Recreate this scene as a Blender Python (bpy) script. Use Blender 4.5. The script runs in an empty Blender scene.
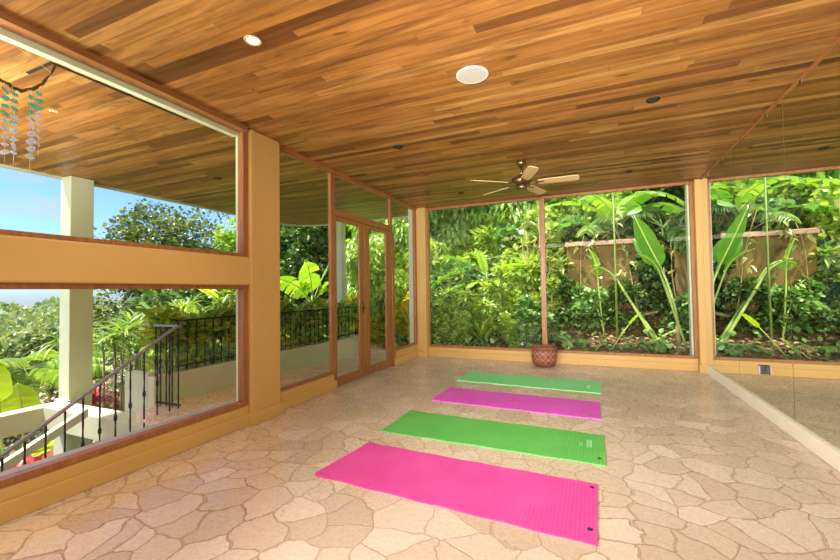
import bpy, math, random
import numpy as np
from mathutils import Vector, Matrix

random.seed(7)
RNG = np.random.default_rng(11)
sc = bpy.context.scene
COL = sc.collection
PI = math.pi

# ------------------------------------------------------------------ helpers
def lin(r, g, b):
    f = lambda c: (c/255/12.92) if c/255 <= .04045 else ((c/255+.055)/1.055)**2.4
    return (f(r), f(g), f(b), 1.0)

class MB:
    """collects vertices and faces of one mesh object"""
    def __init__(s):
        s.v = []; s.f = []; s.m = []; s.n = 0
    def add(s, verts, faces, mi=0):
        verts = np.asarray(verts, float).reshape(-1, 3)
        s.v.append(verts)
        for f in faces:
            s.f.append([i+s.n for i in f]); s.m.append(mi)
        s.n += len(verts)
        return s
    def box(s, x0, x1, y0, y1, z0, z1, mi=0):
        v = [(x0,y0,z0),(x1,y0,z0),(x1,y1,z0),(x0,y1,z0),(x0,y0,z1),(x1,y0,z1),(x1,y1,z1),(x0,y1,z1)]
        f = [(0,3,2,1),(4,5,6,7),(0,1,5,4),(1,2,6,5),(2,3,7,6),(3,0,4,7)]
        return s.add(v, f, mi)
    def tube(s, pts, rad, sides=8, mi=0, twist=0.0, caps=True):
        pts = [Vector(p) for p in pts]
        if not hasattr(rad, '__len__'): rad = [rad]*len(pts)
        rings = []
        for i, p in enumerate(pts):
            t = (pts[min(i+1, len(pts)-1)] - pts[max(i-1, 0)]).normalized()
            a = Vector((0,0,1)) if abs(t.z) < .9 else Vector((0,1,0))
            u = t.cross(a).normalized(); w = t.cross(u).normalized()
            tw = twist*i
            rings.append([p + (u*math.cos(tw+2*PI*k/sides) + w*math.sin(tw+2*PI*k/sides))*rad[i] for k in range(sides)])
        v = [tuple(q) for r in rings for q in r]
        f = []
        for i in range(len(pts)-1):
            for k in range(sides):
                f.append((i*sides+k, i*sides+(k+1) % sides, (i+1)*sides+(k+1) % sides, (i+1)*sides+k))
        if caps:
            f.append(tuple(range(sides))[::-1]); f.append(tuple((len(pts)-1)*sides+k for k in range(sides)))
        return s.add(v, f, mi)
    def lathe(s, prof, n=32, c=(0,0,0), mi=0):
        v = []; f = []
        for (r, z) in prof:
            for k in range(n):
                a = 2*PI*k/n
                v.append((c[0]+r*math.cos(a), c[1]+r*math.sin(a), c[2]+z))
        for i in range(len(prof)-1):
            for k in range(n):
                f.append((i*n+k, i*n+(k+1) % n, (i+1)*n+(k+1) % n, (i+1)*n+k))
        return s.add(v, f, mi)
    def prism(s, poly, z0, z1, mi=0):
        n = len(poly)
        v = [(x, y, z0) for x, y in poly] + [(x, y, z1) for x, y in poly]
        f = [tuple(range(n))[::-1], tuple(range(n, 2*n))] + [(i, (i+1) % n, n+(i+1) % n, n+i) for i in range(n)]
        return s.add(v, f, mi)
    def build(s, name, mats, parent=None, smooth=False, bevel=0, loc=None):
        me = bpy.data.meshes.new(name)
        v = np.concatenate(s.v) if s.v else np.zeros((0,3))
        me.from_pydata(v.tolist(), [], s.f)
        if not isinstance(mats, (list, tuple)): mats = [mats]
        for m in mats: me.materials.append(m)
        if len(mats) > 1: me.polygons.foreach_set('material_index', s.m)
        if smooth: me.polygons.foreach_set('use_smooth', [True]*len(s.f))
        me.update()
        o = bpy.data.objects.new(name, me); COL.objects.link(o)
        if parent is not None: o.parent = parent
        if loc is not None: o.location = loc
        if bevel:
            b = o.modifiers.new('bevel', 'BEVEL'); b.width = bevel; b.segments = 2; b.limit_method = 'ANGLE'
        return o

def tag(o, label=None, cat=None, group=None, kind=None):
    if label: o['label'] = label
    if cat: o['category'] = cat
    if group: o['group'] = group
    if kind: o['kind'] = kind
    return o

def thing(name, label, cat, loc=(0,0,0), rz=0, group=None):
    o = bpy.data.objects.new(name, None); COL.objects.link(o)
    o.empty_display_size = .1
    o.location = loc; o.rotation_euler = (0, 0, rz)
    return tag(o, label, cat, group)

def dup(root, loc, rz=0, scale=None, label=None, group=None):
    r = root.copy(); COL.objects.link(r)
    r.location = loc; r.rotation_euler = (0, 0, rz)
    if scale: r.scale = scale if hasattr(scale, '__len__') else (scale,)*3
    if label: r['label'] = label
    if group: r['group'] = group
    for ch in list(root.children):
        c = ch.copy(); COL.objects.link(c); c.parent = r
        for g in list(ch.children):
            d = g.copy(); COL.objects.link(d); d.parent = c
    return r

def struct(o, label=None):
    o['kind'] = 'structure'
    if label: o['label'] = label; o['category'] = 'building part'
    return o

# ------------------------------------------------------------------ materials
def newmat(name):
    m = bpy.data.materials.new(name); m.use_nodes = True
    nt = m.node_tree; nt.nodes.clear()
    out = nt.nodes.new('ShaderNodeOutputMaterial')
    return m, nt, out

class NT:
    def __init__(s, nt): s.nt = nt
    def n(s, t, **kw):
        nd = s.nt.nodes.new(t)
        for k, v in kw.items(): setattr(nd, k, v)
        return nd
    def l(s, a, b): s.nt.links.new(a, b)
    def math(s, op, a, b=None, clamp=False):
        nd = s.n('ShaderNodeMath', operation=op, use_clamp=clamp)
        for i, x in enumerate((a, b)):
            if x is None: continue
            if isinstance(x, (int, float)): nd.inputs[i].default_value = x
            else: s.l(x, nd.inputs[i])
        return nd.outputs[0]
    def ramp(s, fac, stops):
        nd = s.n('ShaderNodeValToRGB'); e = nd.color_ramp.elements
        while len(e) < len(stops): e.new(.5)
        for k, (p, c) in enumerate(stops): e[k].position = p; e[k].color = c
        s.l(fac, nd.inputs[0]); return nd.outputs[0]
    def comb(s, x, y, z):
        nd = s.n('ShaderNodeCombineXYZ')
        for i, v in enumerate((x, y, z)):
            if isinstance(v, (int, float)): nd.inputs[i].default_value = v
            else: s.l(v, nd.inputs[i])
        return nd.outputs[0]
    def noise(s, vec, scale, detail=3, rough=.5, dist=0):
        nd = s.n('ShaderNodeTexNoise'); nd.inputs['Scale'].default_value = scale
        nd.inputs['Detail'].default_value = detail; nd.inputs['Roughness'].default_value = rough
        nd.inputs['Distortion'].default_value = dist
        if vec is not None: s.l(vec, nd.inputs['Vector'])
        return nd
    def mix(s, fac, a, b, blend='MIX'):
        nd = s.n('ShaderNodeMix', data_type='RGBA', blend_type=blend)
        for i, x in ((0, fac), (6, a), (7, b)):
            if isinstance(x, (int, float)): nd.inputs[i].default_value = x
            elif isinstance(x, tuple): nd.inputs[i].default_value = x
            else: s.l(x, nd.inputs[i])
        return nd.outputs[2]
    def bsdf(s, col=None, rough=.5, metal=0, spec=.5):
        nd = s.n('ShaderNodeBsdfPrincipled')
        if isinstance(col, tuple): nd.inputs['Base Color'].default_value = col
        elif col is not None: s.l(col, nd.inputs['Base Color'])
        if isinstance(rough, (int, float)): nd.inputs['Roughness'].default_value = rough
        else: s.l(rough, nd.inputs['Roughness'])
        nd.inputs['Metallic'].default_value = metal
        nd.inputs['Specular IOR Level'].default_value = spec
        return nd
    def bump(s, h, strength, dist=.01):
        nd = s.n('ShaderNodeBump'); nd.inputs['Strength'].default_value = strength
        nd.inputs['Distance'].default_value = dist; s.l(h, nd.inputs['Height']); return nd.outputs[0]

def plain(name, col, rough=.5, metal=0, spec=.5, var=.06, nscale=6, bump=0):
    m, nt, out = newmat(name); t = NT(nt)
    tc = t.n('ShaderNodeTexCoord').outputs['Object']
    nz = t.noise(tc, nscale, 4)
    dark = tuple(c*(1-var*2) for c in col[:3])+(1,); lite = tuple(min(1, c*(1+var)) for c in col[:3])+(1,)
    c = t.ramp(nz.outputs['Fac'], [(.3, dark), (.7, lite)])
    b = t.bsdf(c, rough, metal, spec)
    if bump: t.l(t.bump(t.noise(tc, nscale*12, 3).outputs['Fac'], bump), b.inputs['Normal'])
    t.l(b.outputs[0], out.inputs[0]); return m

def emissive(name, col, strength):
    m, nt, out = newmat(name); t = NT(nt)
    e = t.n('ShaderNodeEmission'); e.inputs[0].default_value = col; e.inputs[1].default_value = strength
    t.l(e.outputs[0], out.inputs[0]); return m

def plank_mat():
    m, nt, out = newmat('ceiling_planks'); t = NT(nt)
    tc = t.n('ShaderNodeTexCoord').outputs['Object']
    sp = t.n('ShaderNodeSeparateXYZ'); t.l(tc, sp.inputs[0]); X, Y = sp.outputs[0], sp.outputs[1]
    W = .082
    yr = t.math('DIVIDE', Y, W); row = t.math('FLOOR', yr); fy = t.math('FRACT', yr)
    w1 = t.n('ShaderNodeTexWhiteNoise', noise_dimensions='1D'); t.l(row, w1.inputs['W'])
    ln = t.math('ADD', t.math('MULTIPLY', w1.outputs[0], 1.5), 1.5)
    w2 = t.n('ShaderNodeTexWhiteNoise', noise_dimensions='1D'); t.l(t.math('ADD', row, 57.3), w2.inputs['W'])
    xo = t.math('ADD', t.math('DIVIDE', X, ln), t.math('MULTIPLY', w2.outputs[0], 7.0))
    pk = t.math('FLOOR', xo); fx = t.math('FRACT', xo)
    w3 = t.n('ShaderNodeTexWhiteNoise', noise_dimensions='2D'); t.l(t.comb(pk, row, 0), w3.inputs['Vector'])
    rnd = w3.outputs[0]
    # grain, stretched along the board and shifted per board
    gx = t.math('ADD', X, t.math('MULTIPLY', rnd, 40))
    g1 = t.noise(t.comb(t.math('MULTIPLY', gx, 1.6), t.math('MULTIPLY', Y, 34), 0), 1.0, 5, .62, .6)
    g2 = t.noise(t.comb(t.math('MULTIPLY', gx, 1.0), t.math('MULTIPLY', Y, 7), 3), 1.0, 3, .55, 1.2)
    kn = t.noise(t.comb(t.math('MULTIPLY', gx, 3.2), t.math('MULTIPLY', Y, 9), 9), 1.0, 2, .5, .4)
    base = t.ramp(rnd, [(0, lin(102,61,29)), (.12, lin(130,82,39)), (.26, lin(154,101,47)), (.5, lin(170,114,54)), (.8, lin(182,126,63)), (1, lin(194,143,78))])
    c = t.mix(t.ramp(g2.outputs['Fac'], [(.45, (0,0,0,1)), (.72, (.85,.85,.85,1))]), base, lin(116,74,38))
    c = t.mix(.75, c, t.ramp(g1.outputs['Fac'], [(.3, (.42,.38,.33,1)), (.6, (1,1,1,1))]), 'MULTIPLY')
    c = t.mix(t.ramp(kn.outputs['Fac'], [(.66, (0,0,0,1)), (.74, (.8,.8,.8,1))]), c, lin(84,48,24))
    gy = t.math('LESS_THAN', t.math('MINIMUM', fy, t.math('SUBTRACT', 1, fy)), .016)
    gxx = t.math('LESS_THAN', t.math('MULTIPLY', t.math('MINIMUM', fx, t.math('SUBTRACT', 1, fx)), ln), .0015)
    gap = t.math('MAXIMUM', gy, gxx)
    c = t.mix(t.math('MULTIPLY', gap, .6), c, lin(66,40,22))
    b = t.bsdf(c, .38, 0, .35)
    t.l(t.bump(t.math('SUBTRACT', 1, gap), .25, .004), b.inputs['Normal'])
    t.l(b.outputs[0], out.inputs[0]); return m

def wood_mat(name, c0, c1, axis=2, rough=.4):
    m, nt, out = newmat(name); t = NT(nt)
    tc = t.n('ShaderNodeTexCoord').outputs['Object']
    mp = t.n('ShaderNodeMapping'); s = [30, 30, 30]; s[axis] = 2.2
    mp.inputs['Scale'].default_value = s; t.l(tc, mp.inputs[0])
    g = t.noise(mp.outputs[0], 1.0, 5, .6, .5)
    c = t.ramp(g.outputs['Fac'], [(.3, c0), (.7, c1)])
    b = t.bsdf(c, rough); t.l(b.outputs[0], out.inputs[0]); return m

def stone_mat(name='flagstone', light=1.0):
    m, nt, out = newmat(name); t = NT(nt)
    tc = t.n('ShaderNodeTexCoord').outputs['Object']
    w1 = t.noise(tc, 1.6, 2); w2 = t.noise(tc, 8, 5, .6)
    add = t.n('ShaderNodeVectorMath', operation='MULTIPLY_ADD')
    t.l(w1.outputs['Color'], add.inputs[0]); add.inputs[1].default_value = (.42,.36,0); t.l(tc, add.inputs[2])
    add2 = t.n('ShaderNodeVectorMath', operation='MULTIPLY_ADD')
    t.l(w2.outputs['Color'], add2.inputs[0]); add2.inputs[1].default_value = (.075,.075,0); t.l(add.outputs[0], add2.inputs[2])
    vec = add2.outputs[0]
    sc_ = 4.7
    ve = t.n('ShaderNodeTexVoronoi', feature='DISTANCE_TO_EDGE', voronoi_dimensions='2D'); ve.inputs['Scale'].default_value = sc_; t.l(vec, ve.inputs['Vector'])
    vc = t.n('ShaderNodeTexVoronoi', feature='F1', voronoi_dimensions='2D'); vc.inputs['Scale'].default_value = sc_; t.l(vec, vc.inputs['Vector'])
    sepc = t.n('ShaderNodeSeparateColor'); t.l(vc.outputs['Color'], sepc.inputs[0])
    cell = sepc.outputs[0]
    big = t.noise(tc, .9, 2); fine = t.noise(vec, 34, 6, .7)
    base = t.ramp(cell, [(0, lin(198,180,158)), (.35, lin(207,190,169)), (.7, lin(215,200,180)), (1, lin(226,212,194))])
    c = t.mix(.18, base, t.ramp(fine.outputs['Fac'], [(.3, (.66,.62,.57,1)), (.6, (1.0,1.0,1.0,1))]), 'MULTIPLY')
    c = t.mix(t.ramp(big.outputs['Fac'], [(.35, (0,0,0,1)), (.7, (.3,.3,.3,1))]), c, lin(196,170,142))
    # pits in the stone
    pit = t.noise(vec, 60, 2, .5); pz = t.noise(tc, 5, 2)
    pm = t.math('MULTIPLY', t.ramp(pit.outputs['Fac'], [(.66, (0,0,0,1)), (.70, (1,1,1,1))]), t.ramp(pz.outputs['Fac'], [(.5, (0,0,0,1)), (.6, (.7,.7,.7,1))]))
    c = t.mix(pm, c, lin(120,88,60))
    # joints, of uneven width
    jw = t.noise(tc, 3.0, 2); wear = t.ramp(t.noise(tc, .35, 2).outputs['Fac'], [(.42, (.45,.45,.45,1)), (.58, (1,1,1,1))])
    th = t.math('ADD', t.math('MULTIPLY', t.math('MAXIMUM', t.math('SUBTRACT', jw.outputs['Fac'], .3), 0), .085), .003)
    joint = t.math('LESS_THAN', ve.outputs['Distance'], th)
    soft = t.n('ShaderNodeMapRange'); soft.inputs['From Min'].default_value = .006; soft.inputs['From Max'].default_value = .04
    t.l(ve.outputs['Distance'], soft.inputs['Value'])
    c = t.mix(t.math('MULTIPLY', t.math('MULTIPLY', joint, .6), wear), c, lin(176,144,112))
    c = t.mix(t.math('MULTIPLY', t.math('MULTIPLY', t.math('LESS_THAN', t.math('ABSOLUTE', t.math('SUBTRACT', ve.outputs['Distance'], th)), .006), .75), wear), c, lin(112,82,56))
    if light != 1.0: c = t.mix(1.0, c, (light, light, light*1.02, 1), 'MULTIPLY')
    rr = t.math('ADD', t.math('MULTIPLY', joint, .3), t.math('ADD', t.math('MULTIPLY', fine.outputs['Fac'], .30), .13))
    b = t.bsdf(c, rr, 0, .5)
    hgt = t.math('SUBTRACT', t.math('ADD', soft.outputs[0], t.math('MULTIPLY', fine.outputs['Fac'], .12)), t.math('MULTIPLY', pm, .4))
    t.l(t.bump(hgt, .35, .006), b.inputs['Normal'])
    t.l(b.outputs[0], out.inputs[0]); return m

def glass_mat():
    m, nt, out = newmat('window_glass'); t = NT(nt)
    tr = t.n('ShaderNodeBsdfTransparent'); tr.inputs[0].default_value = (.975,.985,.965,1)
    gl = t.n('ShaderNodeBsdfGlossy'); gl.inputs['Roughness'].default_value = 0.0; gl.inputs[0].default_value = (1,1,1,1)
    ge = t.n('ShaderNodeNewGeometry'); dp = t.n('ShaderNodeVectorMath', operation='DOT_PRODUCT')
    t.l(ge.outputs['Normal'], dp.inputs[0]); t.l(ge.outputs['Incoming'], dp.inputs[1])
    fz = t.math('ADD', t.math('MULTIPLY', t.math('POWER', t.math('SUBTRACT', 1, t.math('ABSOLUTE', dp.outputs['Value'])), 5), .9), .013)
    mx = t.n('ShaderNodeMixShader'); t.l(fz, mx.inputs[0]); t.l(tr.outputs[0], mx.inputs[1]); t.l(gl.outputs[0], mx.inputs[2])
    t.l(mx.outputs[0], out.inputs[0]); return m

def mirror_mat():
    m, nt, out = newmat('mirror_glass'); t = NT(nt)
    gl = t.n('ShaderNodeBsdfGlossy'); gl.inputs['Roughness'].default_value = 0.0; gl.inputs[0].default_value = (.86,.90,.83,1)
    t.l(gl.outputs[0], out.inputs[0]); return m

def leaf_mat(name, stops, trans=.35, rough=.32, tcol=None, vein=False, spec=.6):
    """leaves of one plant: each leaf its own tone, light passing through"""
    m, nt, out = newmat(name); t = NT(nt)
    g = t.n('ShaderNodeNewGeometry')
    c = t.ramp(g.outputs['Random Per Island'], stops)
    tc = t.n('ShaderNodeTexCoord').outputs['Object']
    nz = t.noise(tc, 3, 3)
    c = t.mix(.6, c, t.ramp(nz.outputs['Fac'], [(.3, (.82,.78,.66,1)), (.7, (1.36,1.22,1.1,1))]), 'MULTIPLY')
    b = t.bsdf(c, rough, 0, spec)
    tl = t.n('ShaderNodeBsdfTranslucent')
    tcx = t.mix(1.0, c, tcol or (1.45,1.25,.5,1), 'MULTIPLY'); t.l(tcx, tl.inputs[0])
    mx = t.n('ShaderNodeMixShader'); mx.inputs[0].default_value = trans
    t.l(b.outputs[0], mx.inputs[1]); t.l(tl.outputs[0], mx.inputs[2])
    t.l(mx.outputs[0], out.inputs[0]); return m

def mat_mat(name, c0, c1):
    """foam mat with fine cross ridges"""
    m, nt, out = newmat(name); t = NT(nt)
    tc = t.n('ShaderNodeTexCoord').outputs['Object']
    sp = t.n('ShaderNodeSeparateXYZ'); t.l(tc, sp.inputs[0])
    wv = t.math('SINE', t.math('MULTIPLY', sp.outputs[0], 2*PI/.022))
    wy = t.math('SINE', t.math('MULTIPLY', sp.outputs[1], 2*PI/.012))
    nz = t.noise(tc, 3, 2)
    c = t.ramp(nz.outputs['Fac'], [(.3, c0), (.7, c1)])
    c = t.mix(t.math('MULTIPLY', t.math('ADD', wv, 1), .07), c, tuple(x*.45 for x in c0[:3])+(1,))
    b = t.bsdf(c, .6, 0, .3)
    t.l(t.bump(t.math('ADD', wv, t.math('MULTIPLY', wy, .4)), .35, .002), b.inputs['Normal'])
    t.l(b.outputs[0], out.inputs[0]); return m

def pot_mat():
    m, nt, out = newmat('terracotta_net'); t = NT(nt)
    tc = t.n('ShaderNodeTexCoord').outputs['Object']
    sp = t.n('ShaderNodeSeparateXYZ'); t.l(tc, sp.inputs[0])
    ang = t.math('ARCTAN2', sp.outputs[1], sp.outputs[0]); z = sp.outputs[2]
    wav = t.math('MULTIPLY', t.math('ABSOLUTE', t.math('SINE', t.math('MULTIPLY', ang, 7))), .05)
    lines = None
    for k in range(4):
        z0 = .085 + .05*k
        ph = wav if k % 2 == 0 else t.math('SUBTRACT', .05, wav)
        d = t.math('ABSOLUTE', t.math('SUBTRACT', z, t.math('ADD', ph, z0)))
        q = t.math('LESS_THAN', d, .0042)
        lines = q if lines is None else t.math('MAXIMUM', lines, q)
    nz = t.noise(tc, 14, 4)
    c = t.ramp(nz.outputs['Fac'], [(.3, lin(116,66,44)), (.7, lin(146,88,62))])
    c = t.mix(t.math('MULTIPLY', lines, .75), c, lin(222,178,148))
    b = t.bsdf(c, .65); t.l(b.outputs[0], out.inputs[0]); return m

def bank_mat():
    m, nt, out = newmat('earth'); t = NT(nt)
    tc = t.n('ShaderNodeTexCoord').outputs['Object']
    n1 = t.noise(tc, 1.3, 4); n2 = t.noise(tc, 12, 5, .65)
    c = t.ramp(n2.outputs['Fac'], [(.3, lin(66,47,32)), (.5, lin(112,84,58)), (.7, lin(158,128,94))])
    c = t.mix(t.ramp(n1.outputs['Fac'], [(.45, (0,0,0,1)), (.6, (.6,.6,.6,1))]), c, lin(70,76,38))
    b = t.bsdf(c, .9, 0, .1); t.l(t.bump(n2.outputs['Fac'], .8, .05), b.inputs['Normal'])
    t.l(b.outputs[0], out.inputs[0]); return m

M = {}
M['planks'] = plank_mat()
M['stone'] = stone_mat()
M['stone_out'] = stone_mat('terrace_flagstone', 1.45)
M['glass'] = glass_mat()
M['mirror'] = mirror_mat()
M['yellow'] = plain('yellow_paint', lin(208,168,98), .5, var=.02, nscale=2)
M['cream'] = plain('cream_paint', lin(252,246,222), .3, var=.02)
M['green_paint'] = plain('pale_green_paint', lin(214,223,188), .5, var=.03, nscale=3)
M['fascia'] = plain('fascia_paint', lin(196,204,170), .5, var=.04)
M['frame'] = wood_mat('brown_frame_wood', lin(134,86,46), lin(174,116,64), 2)
M['frame_y'] = wood_mat('brown_rail_wood', lin(134,86,46), lin(174,116,64), 1)
M['frame_x'] = wood_mat('brown_back_rail_wood', lin(134,86,46), lin(174,116,64), 0)
M['iron'] = plain('wrought_iron', lin(52,52,54), .45, .6, var=.15, nscale=20)
M['rail'] = plain('handrail_paint', lin(150,158,166), .3, .2, var=.08)
M['dark'] = plain('dark_metal', lin(38,34,30), .5, .3)
M['white'] = plain('white_plastic', lin(212,206,194), .5, var=.02)
M['lamp_on'] = emissive('lit_lamp', (1, .86, .62, 1), 30)
M['lit_ring'] = plain('pale_ring', lin(206,170,120), .4, .3)
M['lamp_off'] = plain('unlit_lamp', lin(60,52,44), .2, .2)
M['bronze'] = plain('aged_bronze', lin(128,104,76), .28, .85, var=.1, nscale=20)
M['blade'] = wood_mat('pale_blade_wood', lin(190,160,108), lin(210,182,130), 0, .45)
M['pot'] = pot_mat()
M['soil'] = plain('potting_soil', lin(58,42,30), .9, var=.3, nscale=30)
M['pink'] = mat_mat('pink_mat', lin(214,72,156), lin(224,86,168))
M['magenta'] = mat_mat('magenta_mat', lin(220,86,200), lin(228,98,208))
M['green'] = mat_mat('green_mat', lin(92,184,84), lin(104,194,94))
M['lgreen'] = mat_mat('light_green_mat', lin(130,226,146), lin(140,232,154))
M['mark'] = plain('pale_print', lin(170,214,160), .6)
M['socket_face'] = plain('socket_face', lin(214,206,222), .4)
M['socket_box'] = plain('socket_box', lin(70,52,52), .45)
M['tan_reflection'] = plain('tan_reflection_tone', lin(132,108,58), .85, var=.12, nscale=3, bump=.3)  # tan and pink tones stand in for a reflection in the glass
M['bar'] = plain('pink_reflection_tone', lin(196,156,130), .7, var=.06)
M['earth'] = bank_mat()
M['driftwood'] = plain('driftwood', lin(84,62,40), .8, var=.2, nscale=12)
M['shell_teal'] = leaf_mat('shell_teal', [(0, lin(70,176,172)), (1, lin(136,208,200))], .4, .3, (1,1,1,1))
M['shell_pale'] = leaf_mat('shell_pale', [(0, lin(176,200,224)), (1, lin(216,222,238))], .4, .3, (1,1,1,1))
M['string'] = plain('pale_string', lin(210,204,190), .7)
M['bark'] = plain('bark', lin(112,92,68), .9, var=.25, nscale=9, bump=.5)
M['bark_pale'] = plain('pale_stem', lin(150,132,92), .8, var=.2, nscale=9)
M['stalk'] = plain('green_stalk', lin(126,150,70), .5, var=.15, nscale=7)
M['drystalk'] = plain('dry_stalk', lin(168,140,94), .8, var=.2, nscale=8)
L = lambda *a: lin(*a)
M['lf_bright'] = leaf_mat('bright_leaves', [(0, L(112,158,62)), (.5, L(158,200,84)), (1, L(212,230,146))])
M['lf_mid'] = leaf_mat('mid_leaves', [(0, L(90,136,62)), (.5, L(134,178,88)), (1, L(190,214,140))])
M['lf_dark'] = leaf_mat('dark_leaves', [(0, L(46,78,38)), (.5, L(76,114,54)), (1, L(134,166,100))], .28)
M['lf_olive'] = leaf_mat('olive_leaves', [(0, L(84,104,56)), (.5, L(132,150,84)), (1, L(190,196,136))], .3)
M['lf_glossy'] = leaf_mat('glossy_leaves', [(0, L(76,126,66)), (.5, L(112,166,86)), (1, L(176,210,146))], .25, .22, spec=.6)
M['lf_yellow'] = leaf_mat('yellow_leaves', [(0, L(120,160,50)), (.4, L(190,200,64)), (.8, L(236,224,96)), (1, L(232,190,110))])
M['lf_red'] = leaf_mat('red_leaves', [(0, L(120,28,44)), (.5, L(190,50,74)), (.8, L(224,104,112)), (1, L(120,110,60))], .3, tcol=(1.2,.7,.7,1))
M['lf_tree'] = leaf_mat('tree_leaves', [(0, L(58,82,40)), (.5, L(92,118,58)), (1, L(150,168,104))], .3)
M['lf_grey'] = leaf_mat('greyish_leaves', [(0, L(104,106,82)), (.5, L(150,148,124)), (1, L(196,188,168))], .2)
M['lf_dry'] = leaf_mat('dry_leaves', [(0, L(92,68,46)), (.5, L(150,120,84)), (1, L(206,182,146))], .15, .7, tcol=(1,1,.9,1))
M['lf_banana'] = leaf_mat('banana_blade', [(0, L(112,172,52)), (1, L(172,212,82))], .45, .32)
M['lf_banana_lime'] = leaf_mat('lime_blade', [(0, L(158,204,50)), (1, L(190,220,76))], .5, .32)
M['lf_heli'] = leaf_mat('heliconia_blade', [(0, L(78,142,48)), (1, L(122,176,68))], .4, .3)
M['midrib'] = plain('midrib', lin(176,200,104), .5)
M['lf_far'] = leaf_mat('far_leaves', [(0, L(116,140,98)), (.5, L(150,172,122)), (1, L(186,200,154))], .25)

# ------------------------------------------------------------------ camera (plain perspective, 93 degrees wide)
cd = bpy.data.cameras.new('camera'); cam = bpy.data.objects.new('camera', cd); COL.objects.link(cam)
cd.sensor_fit = 'HORIZONTAL'; cd.sensor_width = 36.0; cd.lens = 397.413/840*36.0
cd.clip_start = .05; cd.clip_end = 500
yaw, pit, rol = 0.40769461, 0.02824895, -0.01467309
fw = Vector((-math.sin(yaw)*math.cos(pit), math.cos(yaw)*math.cos(pit), math.sin(pit)))
r0 = Vector((math.cos(yaw), math.sin(yaw), 0)); u0 = r0.cross(fw)
rr = r0*math.cos(rol)+u0*math.sin(rol); uu = -r0*math.sin(rol)+u0*math.cos(rol)
mw = Matrix.Identity(4)
for i in range(3):
    mw[i][0] = rr[i]; mw[i][1] = uu[i]; mw[i][2] = -fw[i]
mw[2][3] = 1.25
cam.matrix_world = mw
sc.camera = cam

# ------------------------------------------------------------------ room shell
H = 2.85; YB = 7.06; XM = 1.515; YR = -3.6
b = MB(); b.box(-3.24, 1.7, YR-.1, 7.3, -.2, 0)
struct(b.build('floor', M['stone']))

# ceiling and the porch soffit are one run of boards; the roof corner outside is rounded
struct(MB().box(-3.08, 1.75, YR-.1, 7.3, H, H+.06).build('ceiling', M['planks']))
poly = [(-3.08, YR-.1), (-3.08, 7.62)]
cx, cy, rad = -5.75, 6.92, .72
for k in range(0, 13):
    a = PI/2 + (PI/2)*k/12
    poly.append((cx+rad*math.cos(a), cy+.70*math.sin(a)))
poly += [(-6.47, YR-.1)]
struct(MB().prism(poly[::-1], H, H+.05).build('ceiling_porch', M['planks']))
# eave fascia follows the roof edge
def offs(p, d):
    return [(x+(-d if x < -6 else 0), y+(d if y > 7 else 0)) for x, y in p]
edge = [p for p in poly[1:]]
e = MB()
inner = edge; outer = []
for (x, y) in edge:
    dx, dy = x-cx, y-cy
    if y >= cy and x <= cx:
        l_ = math.hypot(dx, dy); outer.append((x+.05*dx/l_, y+.05*dy/l_))
    elif y >= cy: outer.append((x, y+.05))
    else: outer.append((x-.05, y))
v = [(x, y, H-.03) for x, y in inner]+[(x, y, H-.03) for x, y in outer]+[(x, y, H+.22) for x, y in inner]+[(x, y, H+.22) for x, y in outer]
n = len(inner); f = []
for i in range(n-1):
    f += [(i, i+1, n+i+1, n+i), (n+i, n+i+1, 3*n+i+1, 3*n+i), (2*n+i+1, 2*n+i, 3*n+i, 3*n+i+1), (i+1, i, 2*n+i, 2*n+i+1)]
e.add(v, f)
struct(e.build('trim_1', M['fascia']))
# roof above
roof = [(-6.5, YR-.2), (1.9, YR-.2), (1.9, 7.3), (-3.1, 7.3), (-3.1, 7.62), (-5.75, 7.66), (-6.3, 7.4), (-6.5, 6.9)]
struct(MB().prism(roof, H+.07, H+.22).build('roof', M['fascia']))

# left wall: low sill wall, cross beam, column, corner post, outer skin in pale green
w = MB()
w.box(-3.11, -3.035, YR, 2.86, 0, .192)              # sill wall under the big windows
w.box(-3.11, -3.0, -1.2, 2.86, 1.332, 1.600)         # cross beam
w.box(-3.11, -2.995, 2.855, 3.245, 0, H)              # column
w.box(-3.15, -3.075, 3.245, 4.30, 0, .20)            # sill wall beside the door
w.box(-3.15, -3.075, 6.0, 7.0, 0, .245)
w.box(-3.10, -2.89, 6.96, 7.11, 0, H)               # corner post
w.box(-3.11, -3.0, YR, -1.2, 0, H)
struct(w.build('wall_left', M['yellow'], bevel=.012))
g = MB()
g.box(-3.17, -3.112, -1.2, 2.80, 2.775, 2.845); g.box(-3.19, -3.112, YR, 2.80, -.2, .20); g.box(-3.19, -3.112, -1.2, 2.80, 1.36, 1.59)
g.box(-3.185, -3.112, 2.845, 3.245, -.2, H)
g.box(-3.22, -3.152, 3.236, 4.25, -.2, .20); g.box(-3.22, -3.152, 5.93, 6.97, -.2, .24)
g.box(-3.24, -3.102, 6.97, 7.28, -.2, H)
g.box(-3.19, -3.112, YR, -1.2, -.2, H)
struct(g.build('wall_left_outer', M['green_paint']))
s_ = MB().box(-3.035, -3.012, YR, 2.84, 0, .112)
s_.box(-3.03, -2.97, 2.835, 3.268, 0, .112)
s_.box(-3.075, -3.052, 3.262, 4.32, 0, .115); s_.box(-3.075, -3.052, 5.99, 6.95, 0, .13)
s_.box(-3.09, -2.872, 6.935, 7.0, 0, .112)
struct(s_.build('baseboard_left', M['yellow'], bevel=.006))

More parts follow.
